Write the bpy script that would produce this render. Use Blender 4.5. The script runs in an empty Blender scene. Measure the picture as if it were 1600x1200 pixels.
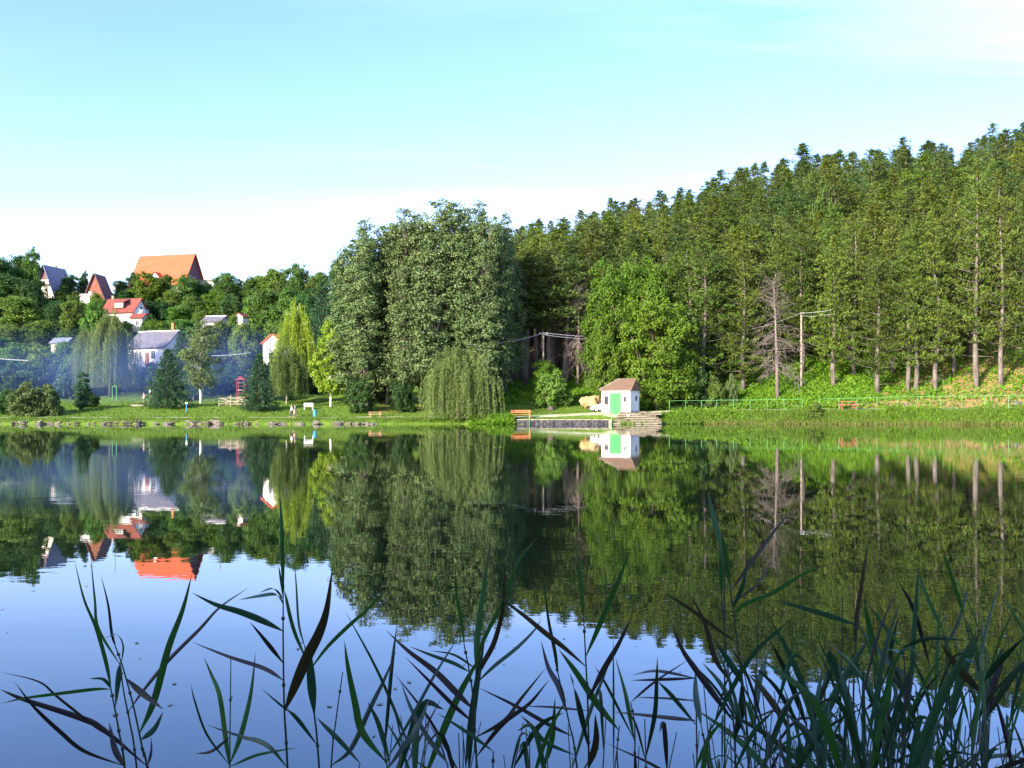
import bpy, math, random
import numpy as np
from mathutils import Vector, Matrix
sc = bpy.context.scene
COL = sc.collection
R = math.radians

# ------------------------------------------------------------------ camera, sky, sun, exposure
F = 1550.0; HY = 641.0; CH = 1.7
cd = bpy.data.cameras.new("camera"); cam = bpy.data.objects.new("camera", cd); COL.objects.link(cam)
cd.sensor_width = 36; cd.lens = 36 * F / 1600; cd.shift_y = (HY - 600) / 1600; cd.clip_end = 5000; cd.clip_start = 0.05
cam.location = (0, 0, CH); cam.rotation_euler = (R(90), 0, 0)
sc.camera = cam
SUN_AZ = 40.0   # degrees to the left of straight behind the camera
SUN_EL = 21.0
sd = Vector((-math.sin(R(SUN_AZ)) * math.cos(R(SUN_EL)), -math.cos(R(SUN_AZ)) * math.cos(R(SUN_EL)), math.sin(R(SUN_EL))))
sl = bpy.data.lights.new("sun", 'SUN'); sun = bpy.data.objects.new("sun", sl); COL.objects.link(sun)
sl.energy = 5.0; sl.angle = R(0.53); sl.color = (1.0, 0.90, 0.74)
sun.rotation_euler = (-sd).to_track_quat('-Z', 'Y').to_euler()
W = bpy.data.worlds.new("World"); sc.world = W; W.use_nodes = True
nt = W.node_tree; N = nt.nodes; LK = nt.links
N.clear()
out = N.new('ShaderNodeOutputWorld'); bg = N.new('ShaderNodeBackground'); bg.inputs[1].default_value = 0.15
sky = N.new('ShaderNodeTexSky'); sky.sky_type = 'NISHITA'; sky.sun_disc = False
sky.sun_elevation = R(SUN_EL); sky.sun_rotation = math.atan2(sd.x, sd.y); sky.air_density = 1.0; sky.dust_density = 1.0; sky.ozone_density = 1.0
tc = N.new('ShaderNodeTexCoord'); sep = N.new('ShaderNodeSeparateXYZ'); LK.new(tc.outputs['Generated'], sep.inputs[0])
def wm(op, a, b, clamp=False):
    n = N.new('ShaderNodeMath'); n.operation = op; n.use_clamp = clamp
    for i, v in enumerate((a, b)):
        if v is None: continue
        if hasattr(v, 'is_linked') or hasattr(v, 'links'): LK.new(v, n.inputs[i])
        else: n.inputs[i].default_value = v
    return n.outputs[0]
den = wm('ADD', wm('MAXIMUM', sep.outputs[2], 0.0), 0.06)
cx = wm('DIVIDE', sep.outputs[0], den); cy = wm('DIVIDE', sep.outputs[1], den)
cmb = N.new('ShaderNodeCombineXYZ'); LK.new(cx, cmb.inputs[0]); LK.new(cy, cmb.inputs[1])
mp = N.new('ShaderNodeMapping'); mp.inputs['Rotation'].default_value = (0, 0, R(50)); mp.inputs['Scale'].default_value = (0.17, 0.9, 1); mp.inputs['Location'].default_value = (3.2, 5.1, 0)
LK.new(cmb.outputs[0], mp.inputs[0])
n1 = N.new('ShaderNodeTexNoise'); n1.inputs['Scale'].default_value = 1.1; n1.inputs['Detail'].default_value = 7; n1.inputs['Roughness'].default_value = 0.58; n1.inputs['Distortion'].default_value = 0.5
LK.new(mp.outputs[0], n1.inputs['Vector'])
cr = N.new('ShaderNodeValToRGB'); cr.color_ramp.elements[0].position = 0.42; cr.color_ramp.elements[1].position = 0.95
LK.new(n1.outputs[0], cr.inputs[0])
side = N.new('ShaderNodeMapRange'); side.inputs[1].default_value = -.25; side.inputs[2].default_value = .35; side.inputs[3].default_value = .10; side.inputs[4].default_value = .7
LK.new(sep.outputs[0], side.inputs[0]); fac = wm('MULTIPLY', cr.outputs[0], side.outputs[0], True)
hs = N.new('ShaderNodeHueSaturation'); hs.inputs['Saturation'].default_value = 1.26; hs.inputs['Hue'].default_value = .505
LK.new(sky.outputs[0], hs.inputs['Color'])
mixc = N.new('ShaderNodeMix'); mixc.data_type = 'RGBA'; LK.new(fac, mixc.inputs[0]); LK.new(hs.outputs[0], mixc.inputs[6]); mixc.inputs[7].default_value = (6.6, 7.6, 9.5, 1)
cool = N.new('ShaderNodeMix'); cool.data_type = 'RGBA'; cool.blend_type = 'MULTIPLY'; cool.inputs[0].default_value = 1; LK.new(mixc.outputs[2], cool.inputs[6]); cool.inputs[7].default_value = (1.06, 1.0, 1.27, 1)
LK.new(cool.outputs[2], bg.inputs[0]); LK.new(bg.outputs[0], out.inputs[0])
sc.view_settings.view_transform = 'Standard'; sc.view_settings.look = 'None'; sc.view_settings.gamma = 1
sc.view_settings.exposure = 1.5
try:
    sc.cycles.max_bounces = 8; sc.cycles.transparent_max_bounces = 8; sc.cycles.volume_bounces = 0
    sc.cycles.volume_step_rate = 4; sc.cycles.use_denoising = True
except Exception: pass

# ------------------------------------------------------------------ helpers
def X(px, Y): return (px - 800) / F * Y
def Z(py, Y): return CH + (HY - py) / F * Y
def P(px, py, Y): return Vector((X(px, Y), Y, Z(py, Y)))
SY = ([-300, 100, 560, 620, 700, 760, 800, 955, 1020, 1100, 1300, 1600, 1900],
      [119.5, 120, 120, 121, 122, 121, 120, 120.5, 122, 124, 120.5, 117, 115])
def shore(u): return np.interp(u, *SY)
PROF = {
 -300: [(0,0),(.8,.45),(3,.72),(5,.8),(14,2.0),(40,2.5),(47,4),(56,8),(83,18.5),(120,28),(142,33),(165,33),(300,24)],
 520:  [(0,0),(.8,.45),(3,.72),(5,.8),(14,2.2),(30,3.2),(47,6),(56,9),(83,17),(120,26),(142,29),(165,30),(300,24)],
 620:  [(0,0),(1,.5),(3,.75),(6,1.0),(14,2.3),(25,3.5),(45,9),(70,18),(100,27),(140,33),(165,33),(300,30)],
 800:  [(0,0),(1,.5),(3,.7),(6,1.05),(14,2.9),(25,5),(40,9),(60,17),(90,28),(120,33),(165,34),(300,36)],
 940:  [(-1.5,-.6),(-.2,-.4),(.6,.5),(2.5,.75),(4,1.4),(8,1.6),(14,2.8),(25,7),(40,12),(60,19),(90,29),(110,33),(300,40)],
 1010: [(0,0),(1,.4),(3,1.0),(5,1.5),(9,2.0),(16,5),(30,10),(50,19),(80,31),(110,36),(300,42)],
 1100: [(0,0),(1.2,1.0),(3,1.6),(6.5,1.75),(9,2.6),(16,5.4),(30,11),(50,20),(80,32),(110,38),(300,42)],
 1300: [(0,0),(1.2,.9),(3,1.75),(6,1.85),(8,2.6),(12,4.3),(20,7.5),(35,14),(60,26),(90,38),(110,43),(300,46)],
 1600: [(0,0),(1.2,.9),(3,1.9),(6,1.98),(8,2.8),(12,4.5),(20,8.5),(35,16),(60,29),(90,43),(115,52),(300,60)],
 2200: [(0,0),(1.2,.9),(3,1.9),(6,1.98),(8,2.8),(12,4.5),(20,8.5),(35,16),(60,29),(90,43),(115,52),(300,60)],
}
def _n2(x, y):
    return (np.sin(x*.31+1.3)*np.cos(y*.27+.4) + .6*np.sin(x*.83+y*.51) + .4*np.cos(x*1.37-y*1.11+2.))
def gz(x, y):
    x = np.asarray(x, float); y = np.asarray(y, float)
    ys = np.maximum(y, 60.0)
    u = np.clip(800 + F * x / ys, -300, 2200)
    d = y - shore(u)
    ks = sorted(PROF); zs = np.zeros_like(u)
    vals = [np.interp(d, [q[0] for q in PROF[k]], [q[1] for q in PROF[k]]) for k in ks]
    zs = vals[0].copy() if hasattr(vals[0], 'copy') else vals[0]
    for i in range(len(ks)-1):
        t = np.clip((u-ks[i])/(ks[i+1]-ks[i]), 0, 1)
        if ks[i] not in (800, 940): t = t*t*(3-2*t)
        m = (u >= ks[i])
        zs = np.where(m, vals[i]*(1-t)+vals[i+1]*t, zs)
    rise = np.clip((d-9)/20, 0, 1)
    zs = zs + rise*.28*_n2(x, y)
    zs = np.where(d < 0, np.maximum(-2.0, d*.45 + np.minimum(zs,0)), zs)
    near = np.interp(y, [-90,-50,-30,-20,-13,-8,-4,-1.5,1.0,1.5,3,8,30,60], [16,15,13.5,11.5,8.5,4.6,1.4,.2,.08,-.05,-.3,-1.2,-2,-2])  # unseen bank behind the camera made steep and high to shade the reeds
    return np.where(y < 60, near, zs)
def G(px, Y): return float(gz(X(px, Y), Y))
def on_ground(px, py, lo=118, hi=200):
    # the distance at which the ground is seen at this height in the picture
    for Y in np.arange(lo, hi, .25):
        if HY - (G(px, Y)-CH)*F/Y <= py: return float(Y)
    return hi

def link(o, parent=None):
    COL.objects.link(o)
    if parent is not None: o.parent = parent
    return o
def tag(o, label=None, cat=None, group=None, kind=None):
    if label: o['label'] = label
    if cat: o['category'] = cat
    if group: o['group'] = group
    if kind: o['kind'] = kind
    return o
def empty(name, loc, rz=0, sc_=1.0):
    o = bpy.data.objects.new(name, None); o.empty_display_size = .2; o.location = loc; o.rotation_euler = (0, 0, rz)
    o.scale = (sc_, sc_, sc_) if not hasattr(sc_, '__len__') else sc_
    return link(o)
class MB:
    def __init__(s): s.v = []; s.f = []
    def add(s, vs, fs):
        b = len(s.v); s.v += [tuple(v) for v in vs]; s.f += [tuple(i+b for i in f) for f in fs]; return s
    def box(s, c, d, rz=0, M=None):
        cx_, cy_, cz_ = c; a, b_, e = d[0]/2, d[1]/2, d[2]/2
        vs = [Vector((x, y, z)) for x in (-a, a) for y in (-b_, b_) for z in (-e, e)]
        Rm = (M if M is not None else Matrix.Rotation(rz, 3, 'Z'))
        vs = [Rm @ v + Vector(c) for v in vs]
        return s.add(vs, [(0,1,3,2),(4,6,7,5),(0,4,5,1),(2,3,7,6),(0,2,6,4),(1,5,7,3)])
    def bar(s, a, b, w, h=None):
        a = Vector(a); b = Vector(b); h = h or w; d = b-a; L = d.length
        M = d.to_track_quat('X', 'Z').to_matrix()
        return s.box((a+b)/2, (L, w, h), M=M)
    def tube(s, pts, rad, n=6, cap=True):
        pts = [Vector(p) for p in pts]; rad = list(rad) if hasattr(rad, '__len__') else [rad]*len(pts)
        ring = []; up = Vector((.01, .02, 1)); vs = []
        for i, p in enumerate(pts):
            t = (pts[min(i+1, len(pts)-1)] - pts[max(i-1, 0)]).normalized()
            q = up if abs(t.dot(up.normalized())) < .95 else Vector((1, 0, 0))
            a = t.cross(q).normalized(); b = t.cross(a)
            for k in range(n):
                th = 2*math.pi*k/n
                vs.append(p + (a*math.cos(th) + b*math.sin(th))*rad[i])
        fs = []
        for i in range(len(pts)-1):
            for k in range(n):
                fs.append((i*n+k, i*n+(k+1) % n, (i+1)*n+(k+1) % n, (i+1)*n+k))
        if cap: fs.append(tuple(range(n-1, -1, -1))); fs.append(tuple((len(pts)-1)*n+k for k in range(n)))
        return s.add(vs, fs)
    def prism(s, poly, y0, y1, M=None):   # poly in (x,z), extruded along y
        n = len(poly); vs = [Vector((p[0], y, p[1])) for y in (y0, y1) for p in poly]
        if M is not None: vs = [M @ v for v in vs]
        fs = [tuple(range(n)), tuple(range(2*n-1, n-1, -1))] + [(k, k+n, (k+1) % n+n, (k+1) % n) for k in range(n)]
        return s.add(vs, fs)
    def mesh(s, name, m, smooth=False):
        me = bpy.data.meshes.new(name); me.from_pydata(s.v, [], s.f); me.materials.append(m)
        if smooth: me.polygons.foreach_set('use_smooth', [True]*len(me.polygons))
        me.update(); return me
    def build(s, name, m, parent=None, smooth=False):
        return link(bpy.data.objects.new(name, s.mesh(name, m, smooth)), parent)
def obj(name, me, parent=None): return link(bpy.data.objects.new(name, me), parent)

def quad_mesh(name, V, m, var=None):
    n = len(V); me = bpy.data.meshes.new(name)
    me.vertices.add(n*4); me.vertices.foreach_set('co', np.ascontiguousarray(V, dtype=np.float32).ravel())
    me.loops.add(n*4); me.loops.foreach_set('vertex_index', np.arange(n*4, dtype=np.int32))
    me.polygons.add(n); me.polygons.foreach_set('loop_start', np.arange(0, n*4, 4, dtype=np.int32))
    try: me.polygons.foreach_set('loop_total', np.full(n, 4, dtype=np.int32))
    except Exception: pass
    me.materials.append(m)
    if var is not None:
        a = me.attributes.new('tint', 'FLOAT', 'FACE'); a.data.foreach_set('value', np.asarray(var, dtype=np.float32))
    me.update(); me.validate(); return me
def nrm(v): return v/np.maximum(np.linalg.norm(v, axis=-1, keepdims=True), 1e-9)
def leaves(Pt, D, Nn, L, Wd):
    """diamond leaves: points, directions, normals, lengths, widths"""
    D = nrm(D); S = nrm(np.cross(D, Nn)); L = np.asarray(L)[:, None]; Wd = np.asarray(Wd)[:, None]
    mid = Pt + D*L*.45
    return np.stack([Pt, mid + S*Wd*.5, Pt + D*L, mid - S*Wd*.5], axis=1)

# ------------------------------------------------------------------ materials
def mat(name, c, c2=None, scale=4, rough=.8, bump=0, spec=.3, detail=5, ramp=(.35, .65), coord='Object', stretch=None, metal=0):
    m = bpy.data.materials.new(name); m.use_nodes = True; nt = m.node_tree; n = nt.nodes; b = n['Principled BSDF']
    b.inputs['Roughness'].default_value = rough; b.inputs['Specular IOR Level'].default_value = spec; b.inputs['Metallic'].default_value = metal
    b.inputs['Base Color'].default_value = (*c, 1)
    if c2 or bump:
        t = n.new('ShaderNodeTexCoord'); mp = n.new('ShaderNodeMapping'); nt.links.new(t.outputs[coord], mp.inputs[0])
        if stretch: mp.inputs['Scale'].default_value = stretch
        no = n.new('ShaderNodeTexNoise'); no.inputs['Scale'].default_value = scale; no.inputs['Detail'].default_value = detail
        nt.links.new(mp.outputs[0], no.inputs['Vector'])
        if c2:
            r = n.new('ShaderNodeValToRGB'); r.color_ramp.elements[0].position = ramp[0]; r.color_ramp.elements[1].position = ramp[1]
            r.color_ramp.elements[0].color = (*c, 1); r.color_ramp.elements[1].color = (*c2, 1)
            nt.links.new(no.outputs[0], r.inputs[0]); nt.links.new(r.outputs[0], b.inputs['Base Color'])
        if bump:
            bp = n.new('ShaderNodeBump'); bp.inputs['Distance'].default_value = bump; nt.links.new(no.outputs[0], bp.inputs['Height']); nt.links.new(bp.outputs[0], b.inputs['Normal'])
    return m
def leafmat(name, c, c2, trans=.3, rough=.6, spec=.25, objvar=.25, tcol=None):
    m = bpy.data.materials.new(name); m.use_nodes = True; nt = m.node_tree; n = nt.nodes; lk = nt.links; b = n['Principled BSDF']
    a = n.new('ShaderNodeAttribute'); a.attribute_name = 'tint'
    r = n.new('ShaderNodeMix'); r.data_type = 'RGBA'; r.inputs[6].default_value = (*c, 1); r.inputs[7].default_value = (*c2, 1)
    lk.new(a.outputs['Fac'], r.inputs[0])
    oi = n.new('ShaderNodeObjectInfo'); h = n.new('ShaderNodeHueSaturation')
    mr = n.new('ShaderNodeMapRange'); mr.inputs[3].default_value = 1-objvar; mr.inputs[4].default_value = 1+objvar; lk.new(oi.outputs['Random'], mr.inputs[0]); lk.new(mr.outputs[0], h.inputs['Value'])
    mh = n.new('ShaderNodeMapRange'); mh.inputs[3].default_value = .5-objvar*.07; mh.inputs[4].default_value = .5+objvar*.07
    mu = n.new('ShaderNodeMath'); mu.operation = 'MULTIPLY'; mu.inputs[1].default_value = 7.31; fr = n.new('ShaderNodeMath'); fr.operation = 'FRACT'
    lk.new(oi.outputs['Random'], mu.inputs[0]); lk.new(mu.outputs[0], fr.inputs[0]); lk.new(fr.outputs[0], mh.inputs[0]); lk.new(mh.outputs[0], h.inputs['Hue'])
    lk.new(r.outputs[2], h.inputs['Color']); lk.new(h.outputs[0], b.inputs['Base Color'])
    b.inputs['Roughness'].default_value = rough; b.inputs['Specular IOR Level'].default_value = spec
    tr = n.new('ShaderNodeBsdfTranslucent')
    if tcol:
        g = n.new('ShaderNodeMix'); g.data_type = 'RGBA'; g.blend_type = 'MULTIPLY'; g.inputs[0].default_value = 1; lk.new(h.outputs[0], g.inputs[6]); g.inputs[7].default_value = (*tcol, 1); lk.new(g.outputs[2], tr.inputs[0])
    else: lk.new(h.outputs[0], tr.inputs[0])
    ms = n.new('ShaderNodeMixShader'); ms.inputs[0].default_value = trans; lk.new(b.outputs[0], ms.inputs[1]); lk.new(tr.outputs[0], ms.inputs[2])
    lk.new(ms.outputs[0], n['Material Output'].inputs[0]); return m

M = {}
M['pine'] = leafmat('pine_needles', (.032,.068,.009), (.125,.170,.020), .22, objvar=.28)
M['pine_far'] = leafmat('pine_needles_far', (.027,.064,.012), (.095,.142,.028), .22, objvar=.28)
M['poplar'] = leafmat('poplar_leaves', (.052,.104,.030), (.160,.220,.078), .25, rough=.6, spec=.25, objvar=.10)
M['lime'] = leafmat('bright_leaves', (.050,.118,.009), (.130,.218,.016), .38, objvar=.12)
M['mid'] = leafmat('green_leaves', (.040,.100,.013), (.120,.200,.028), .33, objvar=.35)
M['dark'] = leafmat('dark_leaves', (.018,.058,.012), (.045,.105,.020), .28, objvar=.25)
M['willow'] = leafmat('willow_leaves', (.085,.135,.030), (.160,.215,.060), .35, objvar=.10)
M['yellow'] = leafmat('yellow_willow_leaves', (.130,.220,.014), (.250,.340,.024), .40, objvar=.08)
M['birch'] = leafmat('birch_leaves', (.070,.120,.030), (.130,.180,.055), .35, objvar=.08)
M['spruce'] = leafmat('spruce_needles', (.018,.060,.026), (.045,.105,.045), .18, objvar=.15)
M['grass'] = leafmat('grass_blades', (.070,.150,.012), (.150,.230,.030), .4, objvar=0)
M['reedgrass'] = leafmat('dry_grass_blades', (.090,.150,.022), (.260,.220,.080), .4, objvar=0)
M['herb'] = leafmat('ground_herbs', (.055,.160,.008), (.150,.270,.016), .35, objvar=0)
M['scrub'] = leafmat('hill_scrub', (.030,.095,.012), (.095,.180,.024), .33, objvar=0)
M['bark'] = mat('pine_bark', (.17,.148,.125), (.085,.07,.058), 3, .9, .03, stretch=(1,1,.3))
M['bark_dark'] = mat('dark_bark', (.11,.085,.065), (.05,.04,.03), 3, .9, .03, stretch=(1,1,.3))
M['bark_pale'] = mat('pale_bark', (.55,.53,.47), (.25,.23,.20), 2.2, .8, .02, ramp=(.45,.7), stretch=(1,1,.5))
M['bark_dead'] = mat('dead_wood', (.19,.155,.14), (.11,.09,.08), 3, .9, .02)
M['white'] = mat('white_plaster', (.74,.73,.70), (.52,.49,.42), 1.5, .9, .008, ramp=(.5,.85), stretch=(1,1,.45))
M['cream'] = mat('cream_plaster', (.72,.66,.58), (.60,.54,.46), 1.2, .85)
M['door'] = mat('green_door_paint', (.03,.58,.06), (.025,.48,.05), 2, .6, stretch=(6,6,.4))
M['rail'] = mat('green_rail_paint', (.12,.33,.11), (.08,.24,.08), 3, .5)
M['tile'] = mat('old_clay_tiles', (.20,.10,.065), (.13,.11,.07), 2.4, .9, .03)
M['orange'] = mat('orange_roof', (.50,.090,.036), (.44,.076,.030), .7, .7, .01, stretch=(.4,4,4))
M['red'] = mat('red_roof', (.20,.055,.038), (.155,.042,.030), 1.0, .75, .01)
M['greyroof'] = mat('grey_slate_roof', (.125,.12,.14), (.085,.08,.10), 1.4, .8, .02)
M['blueroof'] = mat('blue_grey_roof', (.16,.18,.24), (.11,.13,.18), 1.4, .7, .01)
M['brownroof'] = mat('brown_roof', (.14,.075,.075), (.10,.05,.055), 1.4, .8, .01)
M['brownwood'] = mat('brown_boards', (.24,.085,.045), (.17,.06,.035), 2, .8, .01, stretch=(8,8,.4))
M['glass'] = mat('window_glass', (.03,.04,.05), rough=.08, spec=.6)
M['frame'] = mat('white_frame', (.75,.75,.72), rough=.6)
M['redframe'] = mat('red_frame', (.38,.07,.06), rough=.6)
M['dark_metal'] = mat('dark_metal', (.05,.05,.055), rough=.5)
M['concrete'] = mat('concrete', (.34,.29,.22), (.17,.16,.11), 1.8, .9, .02)
M['stonewall'] = mat('quay_stone', (.085,.08,.085), (.025,.025,.03), 2.6, .9, .08, ramp=(.4,.6))
M['rock'] = mat('shore_rock', (.18,.155,.12), (.07,.07,.045), 3, .9, .05)
M['stonestep'] = mat('step_stone', (.16,.13,.095), (.07,.065,.04), 2.5, .9, .04)
M['plinth'] = mat('stained_plinth', (.46,.44,.38), (.28,.27,.20), 3, .95, .01)
M['sand'] = mat('sandy_rock', (.36,.27,.12), (.20,.145,.07), .9, .95, .12)
M['dirt'] = mat('path_gravel', (.36,.36,.24), (.22,.27,.12), .6, .95)
M['wood'] = mat('weathered_wood', (.36,.31,.25), (.22,.19,.15), 3, .85)
M['redwood'] = mat('red_brown_wood', (.36,.13,.065), (.25,.085,.045), 3, .7)
M['pinkwood'] = mat('faded_red_wood', (.52,.29,.19), (.38,.20,.13), 3, .8)
M['orangewood'] = mat('orange_painted_wood', (.48,.15,.05), (.36,.11,.04), 3, .6)
M['blue'] = mat('blue_paint', (.04,.24,.46), (.03,.18,.36), 3, .5)
M['bluetarp'] = mat('blue_tarp', (.22,.42,.60), rough=.6)
M['redpaint'] = mat('red_paint', (.20,.03,.035), rough=.5)
M['cable'] = mat('pale_cable', (.40,.40,.42), rough=.4, spec=.5)
M['carpaint'] = mat('white_car_paint', (.78,.80,.82), rough=.25, spec=.6)
M['tyre'] = mat('black_rubber', (.02,.02,.02), rough=.8)
M['skin'] = mat('skin', (.50,.30,.21), rough=.6)
M['hair'] = mat('dark_hair', (.05,.035,.025), rough=.6)
M['shirt'] = mat('white_shirt', (.78,.76,.78), rough=.8)
M['pink'] = mat('pink_shirt', (.70,.30,.36), rough=.8)
M['trouser'] = mat('dark_trousers', (.04,.04,.06), rough=.8)
M['tan'] = mat('tan_cloth', (.60,.42,.25), rough=.8)
M['greyc'] = mat('grey_cloth', (.28,.28,.30), rough=.8)

# ------------------------------------------------------------------ the ground, the water
def ground_material():
    m = bpy.data.materials.new('ground_cover'); m.use_nodes = True; nt = m.node_tree; n = nt.nodes; lk = nt.links; b = n['Principled BSDF']
    b.inputs['Roughness'].default_value = .95; b.inputs['Specular IOR Level'].default_value = .1
    t = n.new('ShaderNodeNewGeometry')
    def noise(s, d=6):
        q = n.new('ShaderNodeTexNoise'); q.inputs['Scale'].default_value = s; q.inputs['Detail'].default_value = d; lk.new(t.outputs['Position'], q.inputs['Vector']); return q
    def ramp(src, a, b_, c1, c2):
        r = n.new('ShaderNodeValToRGB'); r.color_ramp.elements[0].position = a; r.color_ramp.elements[1].position = b_
        r.color_ramp.elements[0].color = (*c1, 1); r.color_ramp.elements[1].color = (*c2, 1); lk.new(src, r.inputs[0]); return r
    g = ramp(noise(1.6).outputs[0], .36, .64, (.065,.125,.014), (.135,.210,.026))
    dry = ramp(noise(.7, 4).outputs[0], .3, .7, (.30,.21,.08), (.20,.16,.05))
    at = n.new('ShaderNodeAttribute'); at.attribute_name = 'dry'
    nn = noise(.5, 7); ad = n.new('ShaderNodeMath'); ad.operation = 'ADD'; lk.new(at.outputs['Fac'], ad.inputs[0]); lk.new(nn.outputs[0], ad.inputs[1])
    mk = n.new('ShaderNodeMapRange'); mk.inputs[1].default_value = .95; mk.inputs[2].default_value = 1.12; mk.clamp = True; lk.new(ad.outputs[0], mk.inputs[0])
    mx = n.new('ShaderNodeMix'); mx.data_type = 'RGBA'; lk.new(mk.outputs[0], mx.inputs[0]); lk.new(g.outputs[0], mx.inputs[6]); lk.new(dry.outputs[0], mx.inputs[7])
    la = n.new('ShaderNodeAttribute'); la.attribute_name = 'litter'; m2 = n.new('ShaderNodeMix'); m2.data_type = 'RGBA'; lk.new(la.outputs['Fac'], m2.inputs[0]); lk.new(mx.outputs[2], m2.inputs[6]); m2.inputs[7].default_value = (.055, .042, .024, 1)  # brown pine litter, darkened further to put the wood's shade into its colour
    lk.new(m2.outputs[2], b.inputs['Base Color'])
    bp = n.new('ShaderNodeBump'); bp.inputs['Distance'].default_value = .15; lk.new(noise(5, 4).outputs[0], bp.inputs['Height']); lk.new(bp.outputs[0], b.inputs['Normal'])
    return m
def litter(x, y):  # mask of the pine floor whose brown also carries painted shade
    u = 800 + F*x/np.maximum(y, 60); d = y - shore(np.clip(u, -300, 2200))
    return np.clip((d-np.where(u < 1010, 19, 34))/6, 0, 1)*np.clip((u-640)/60, 0, 1)
def dryness(x, y):
    u = 800 + F*x/np.maximum(y, 60); d = y - shore(np.clip(u, -300, 2200))
    right = np.clip((u-1240)/200, 0, 1)*np.clip((d-5.5)/1.5, 0, 1)*np.clip((60-d)/20, 0, 1)*.66
    band = np.clip((u-1290)/60, 0, 1)*np.clip((d-5.5)/1, 0, 1)*np.clip((8.6-d)/1, 0, 1)*.35
    mid = np.clip((u-560)/30, 0, 1)*np.clip((690-u)/30, 0, 1)*np.clip((d-6)/2, 0, 1)*np.clip((20-d)/3, 0, 1)*.5
    edge = np.clip(1-np.abs(d-.6)/1.0, 0, 1)*.45*(u < 600)
    forest = np.clip((d-20)/10, 0, 1)*(u > 740)*.3
    return np.maximum.reduce([right+band, mid, edge, forest])
ys = np.concatenate([np.arange(-90, -14, 4), np.arange(-14, 4, .5), np.arange(4, 60, 6), np.arange(60, 116, 4), np.arange(114, 136, .35), np.arange(136, 300, 2.0), np.arange(300, 500, 15), np.arange(500, 1600, 120)])
ys = np.unique(np.round(ys, 3))
xs = np.concatenate([np.arange(-1200, -110, 60), np.arange(-110, 110, 1.25), np.arange(110, 1201, 60)])
XX, YY = np.meshgrid(xs, ys); ZZ = gz(XX, YY)
nx, ny = len(xs), len(ys)
co = np.stack([XX, YY, ZZ], -1).reshape(-1, 3)
idx = np.arange(nx*ny).reshape(ny, nx)
fq = np.stack([idx[:-1, :-1], idx[:-1, 1:], idx[1:, 1:], idx[1:, :-1]], -1).reshape(-1, 4)
me = bpy.data.meshes.new('ground'); me.from_pydata(co.tolist(), [], fq.tolist()); me.materials.append(ground_material())
a = me.attributes.new('litter', 'FLOAT', 'POINT'); a.data.foreach_set('value', litter(XX, YY).ravel().astype(np.float32))
a = me.attributes.new('dry', 'FLOAT', 'POINT'); a.data.foreach_set('value', dryness(XX, YY).ravel().astype(np.float32))
me.polygons.foreach_set('use_smooth', [True]*len(me.polygons))
tag(obj('ground', me), kind='structure')

def water_material():
    m = bpy.data.materials.new('lake_water'); m.use_nodes = True; nt = m.node_tree; n = nt.nodes; lk = nt.links; n.clear()
    o = n.new('ShaderNodeOutputMaterial'); d = n.new('ShaderNodeBsdfDiffuse'); d.inputs[0].default_value = (.012,.022,.008, 1)
    g = n.new('ShaderNodeBsdfGlossy'); g.inputs['Roughness'].default_value = 0.0; g.inputs[0].default_value = (.96,.97,1, 1)
    f = n.new('ShaderNodeFresnel'); f.inputs[0].default_value = 1.75
    geo = n.new('ShaderNodeNewGeometry'); mp = n.new('ShaderNodeMapping'); lk.new(geo.outputs['Position'], mp.inputs[0]); mp.inputs['Scale'].default_value = (.55, 1, 1)
    a = n.new('ShaderNodeTexNoise'); a.inputs['Scale'].default_value = 2.6; a.inputs['Detail'].default_value = 3; lk.new(mp.outputs[0], a.inputs['Vector'])
    c = n.new('ShaderNodeTexNoise'); c.inputs['Scale'].default_value = .12; c.inputs['Detail'].default_value = 2; lk.new(geo.outputs['Position'], c.inputs['Vector'])
    rr = n.new('ShaderNodeMapRange'); rr.inputs[1].default_value = .4; rr.inputs[2].default_value = .65; rr.inputs[3].default_value = .0003; rr.inputs[4].default_value = .0020; lk.new(c.outputs[0], rr.inputs[0])
    mu = n.new('ShaderNodeMath'); mu.operation = 'MULTIPLY'; lk.new(a.outputs[0], mu.inputs[0]); lk.new(rr.outputs[0], mu.inputs[1])
    bp = n.new('ShaderNodeBump'); bp.inputs['Distance'].default_value = 1.0; bp.inputs['Strength'].default_value = 1; lk.new(mu.outputs[0], bp.inputs['Height'])
    lk.new(bp.outputs[0], g.inputs['Normal'])
    ms = n.new('ShaderNodeMixShader'); lk.new(f.outputs[0], ms.inputs[0]); lk.new(d.outputs[0], ms.inputs[1]); lk.new(g.outputs[0], ms.inputs[2]); lk.new(ms.outputs[0], o.inputs[0])
    return m
w = MB(); w.add([(-1200, .5, 0), (1200, .5, 0), (1200, 135, 0), (-1200, 135, 0)], [(0, 1, 2, 3)])
tag(w.build('lake_water', water_material()), kind='structure')
# path along the shore
rng = np.random.default_rng(5)
us = np.arange(-300, 1900, 4.0); pv = []; pf = []
for i, u in enumerate(us):
    s = float(shore(u)); d0 = np.interp(u, [560, 760, 990, 1040, 1300], [3.2, 3.0, 3.2, 3.9, 3.8]); d1 = d0+np.interp(u, [560, 990, 1040, 1700], [1.5, 1.3, 2.0, 2.3])
    for dd in (d0+.1*math.sin(u*.05), (d0+d1)/2, d1+.12*math.sin(u*.09)):
        Y = s+dd; x = X(u, Y); pv.append((x, Y, float(gz(x, Y))+.05))
    if i: b = 3*i; pf += [(b-3, b-2, b+1, b), (b-2, b-1, b+2, b+1)]
pth = MB(); pth.add(pv, pf); tag(pth.build('path', M['dirt']), kind='structure')

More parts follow.
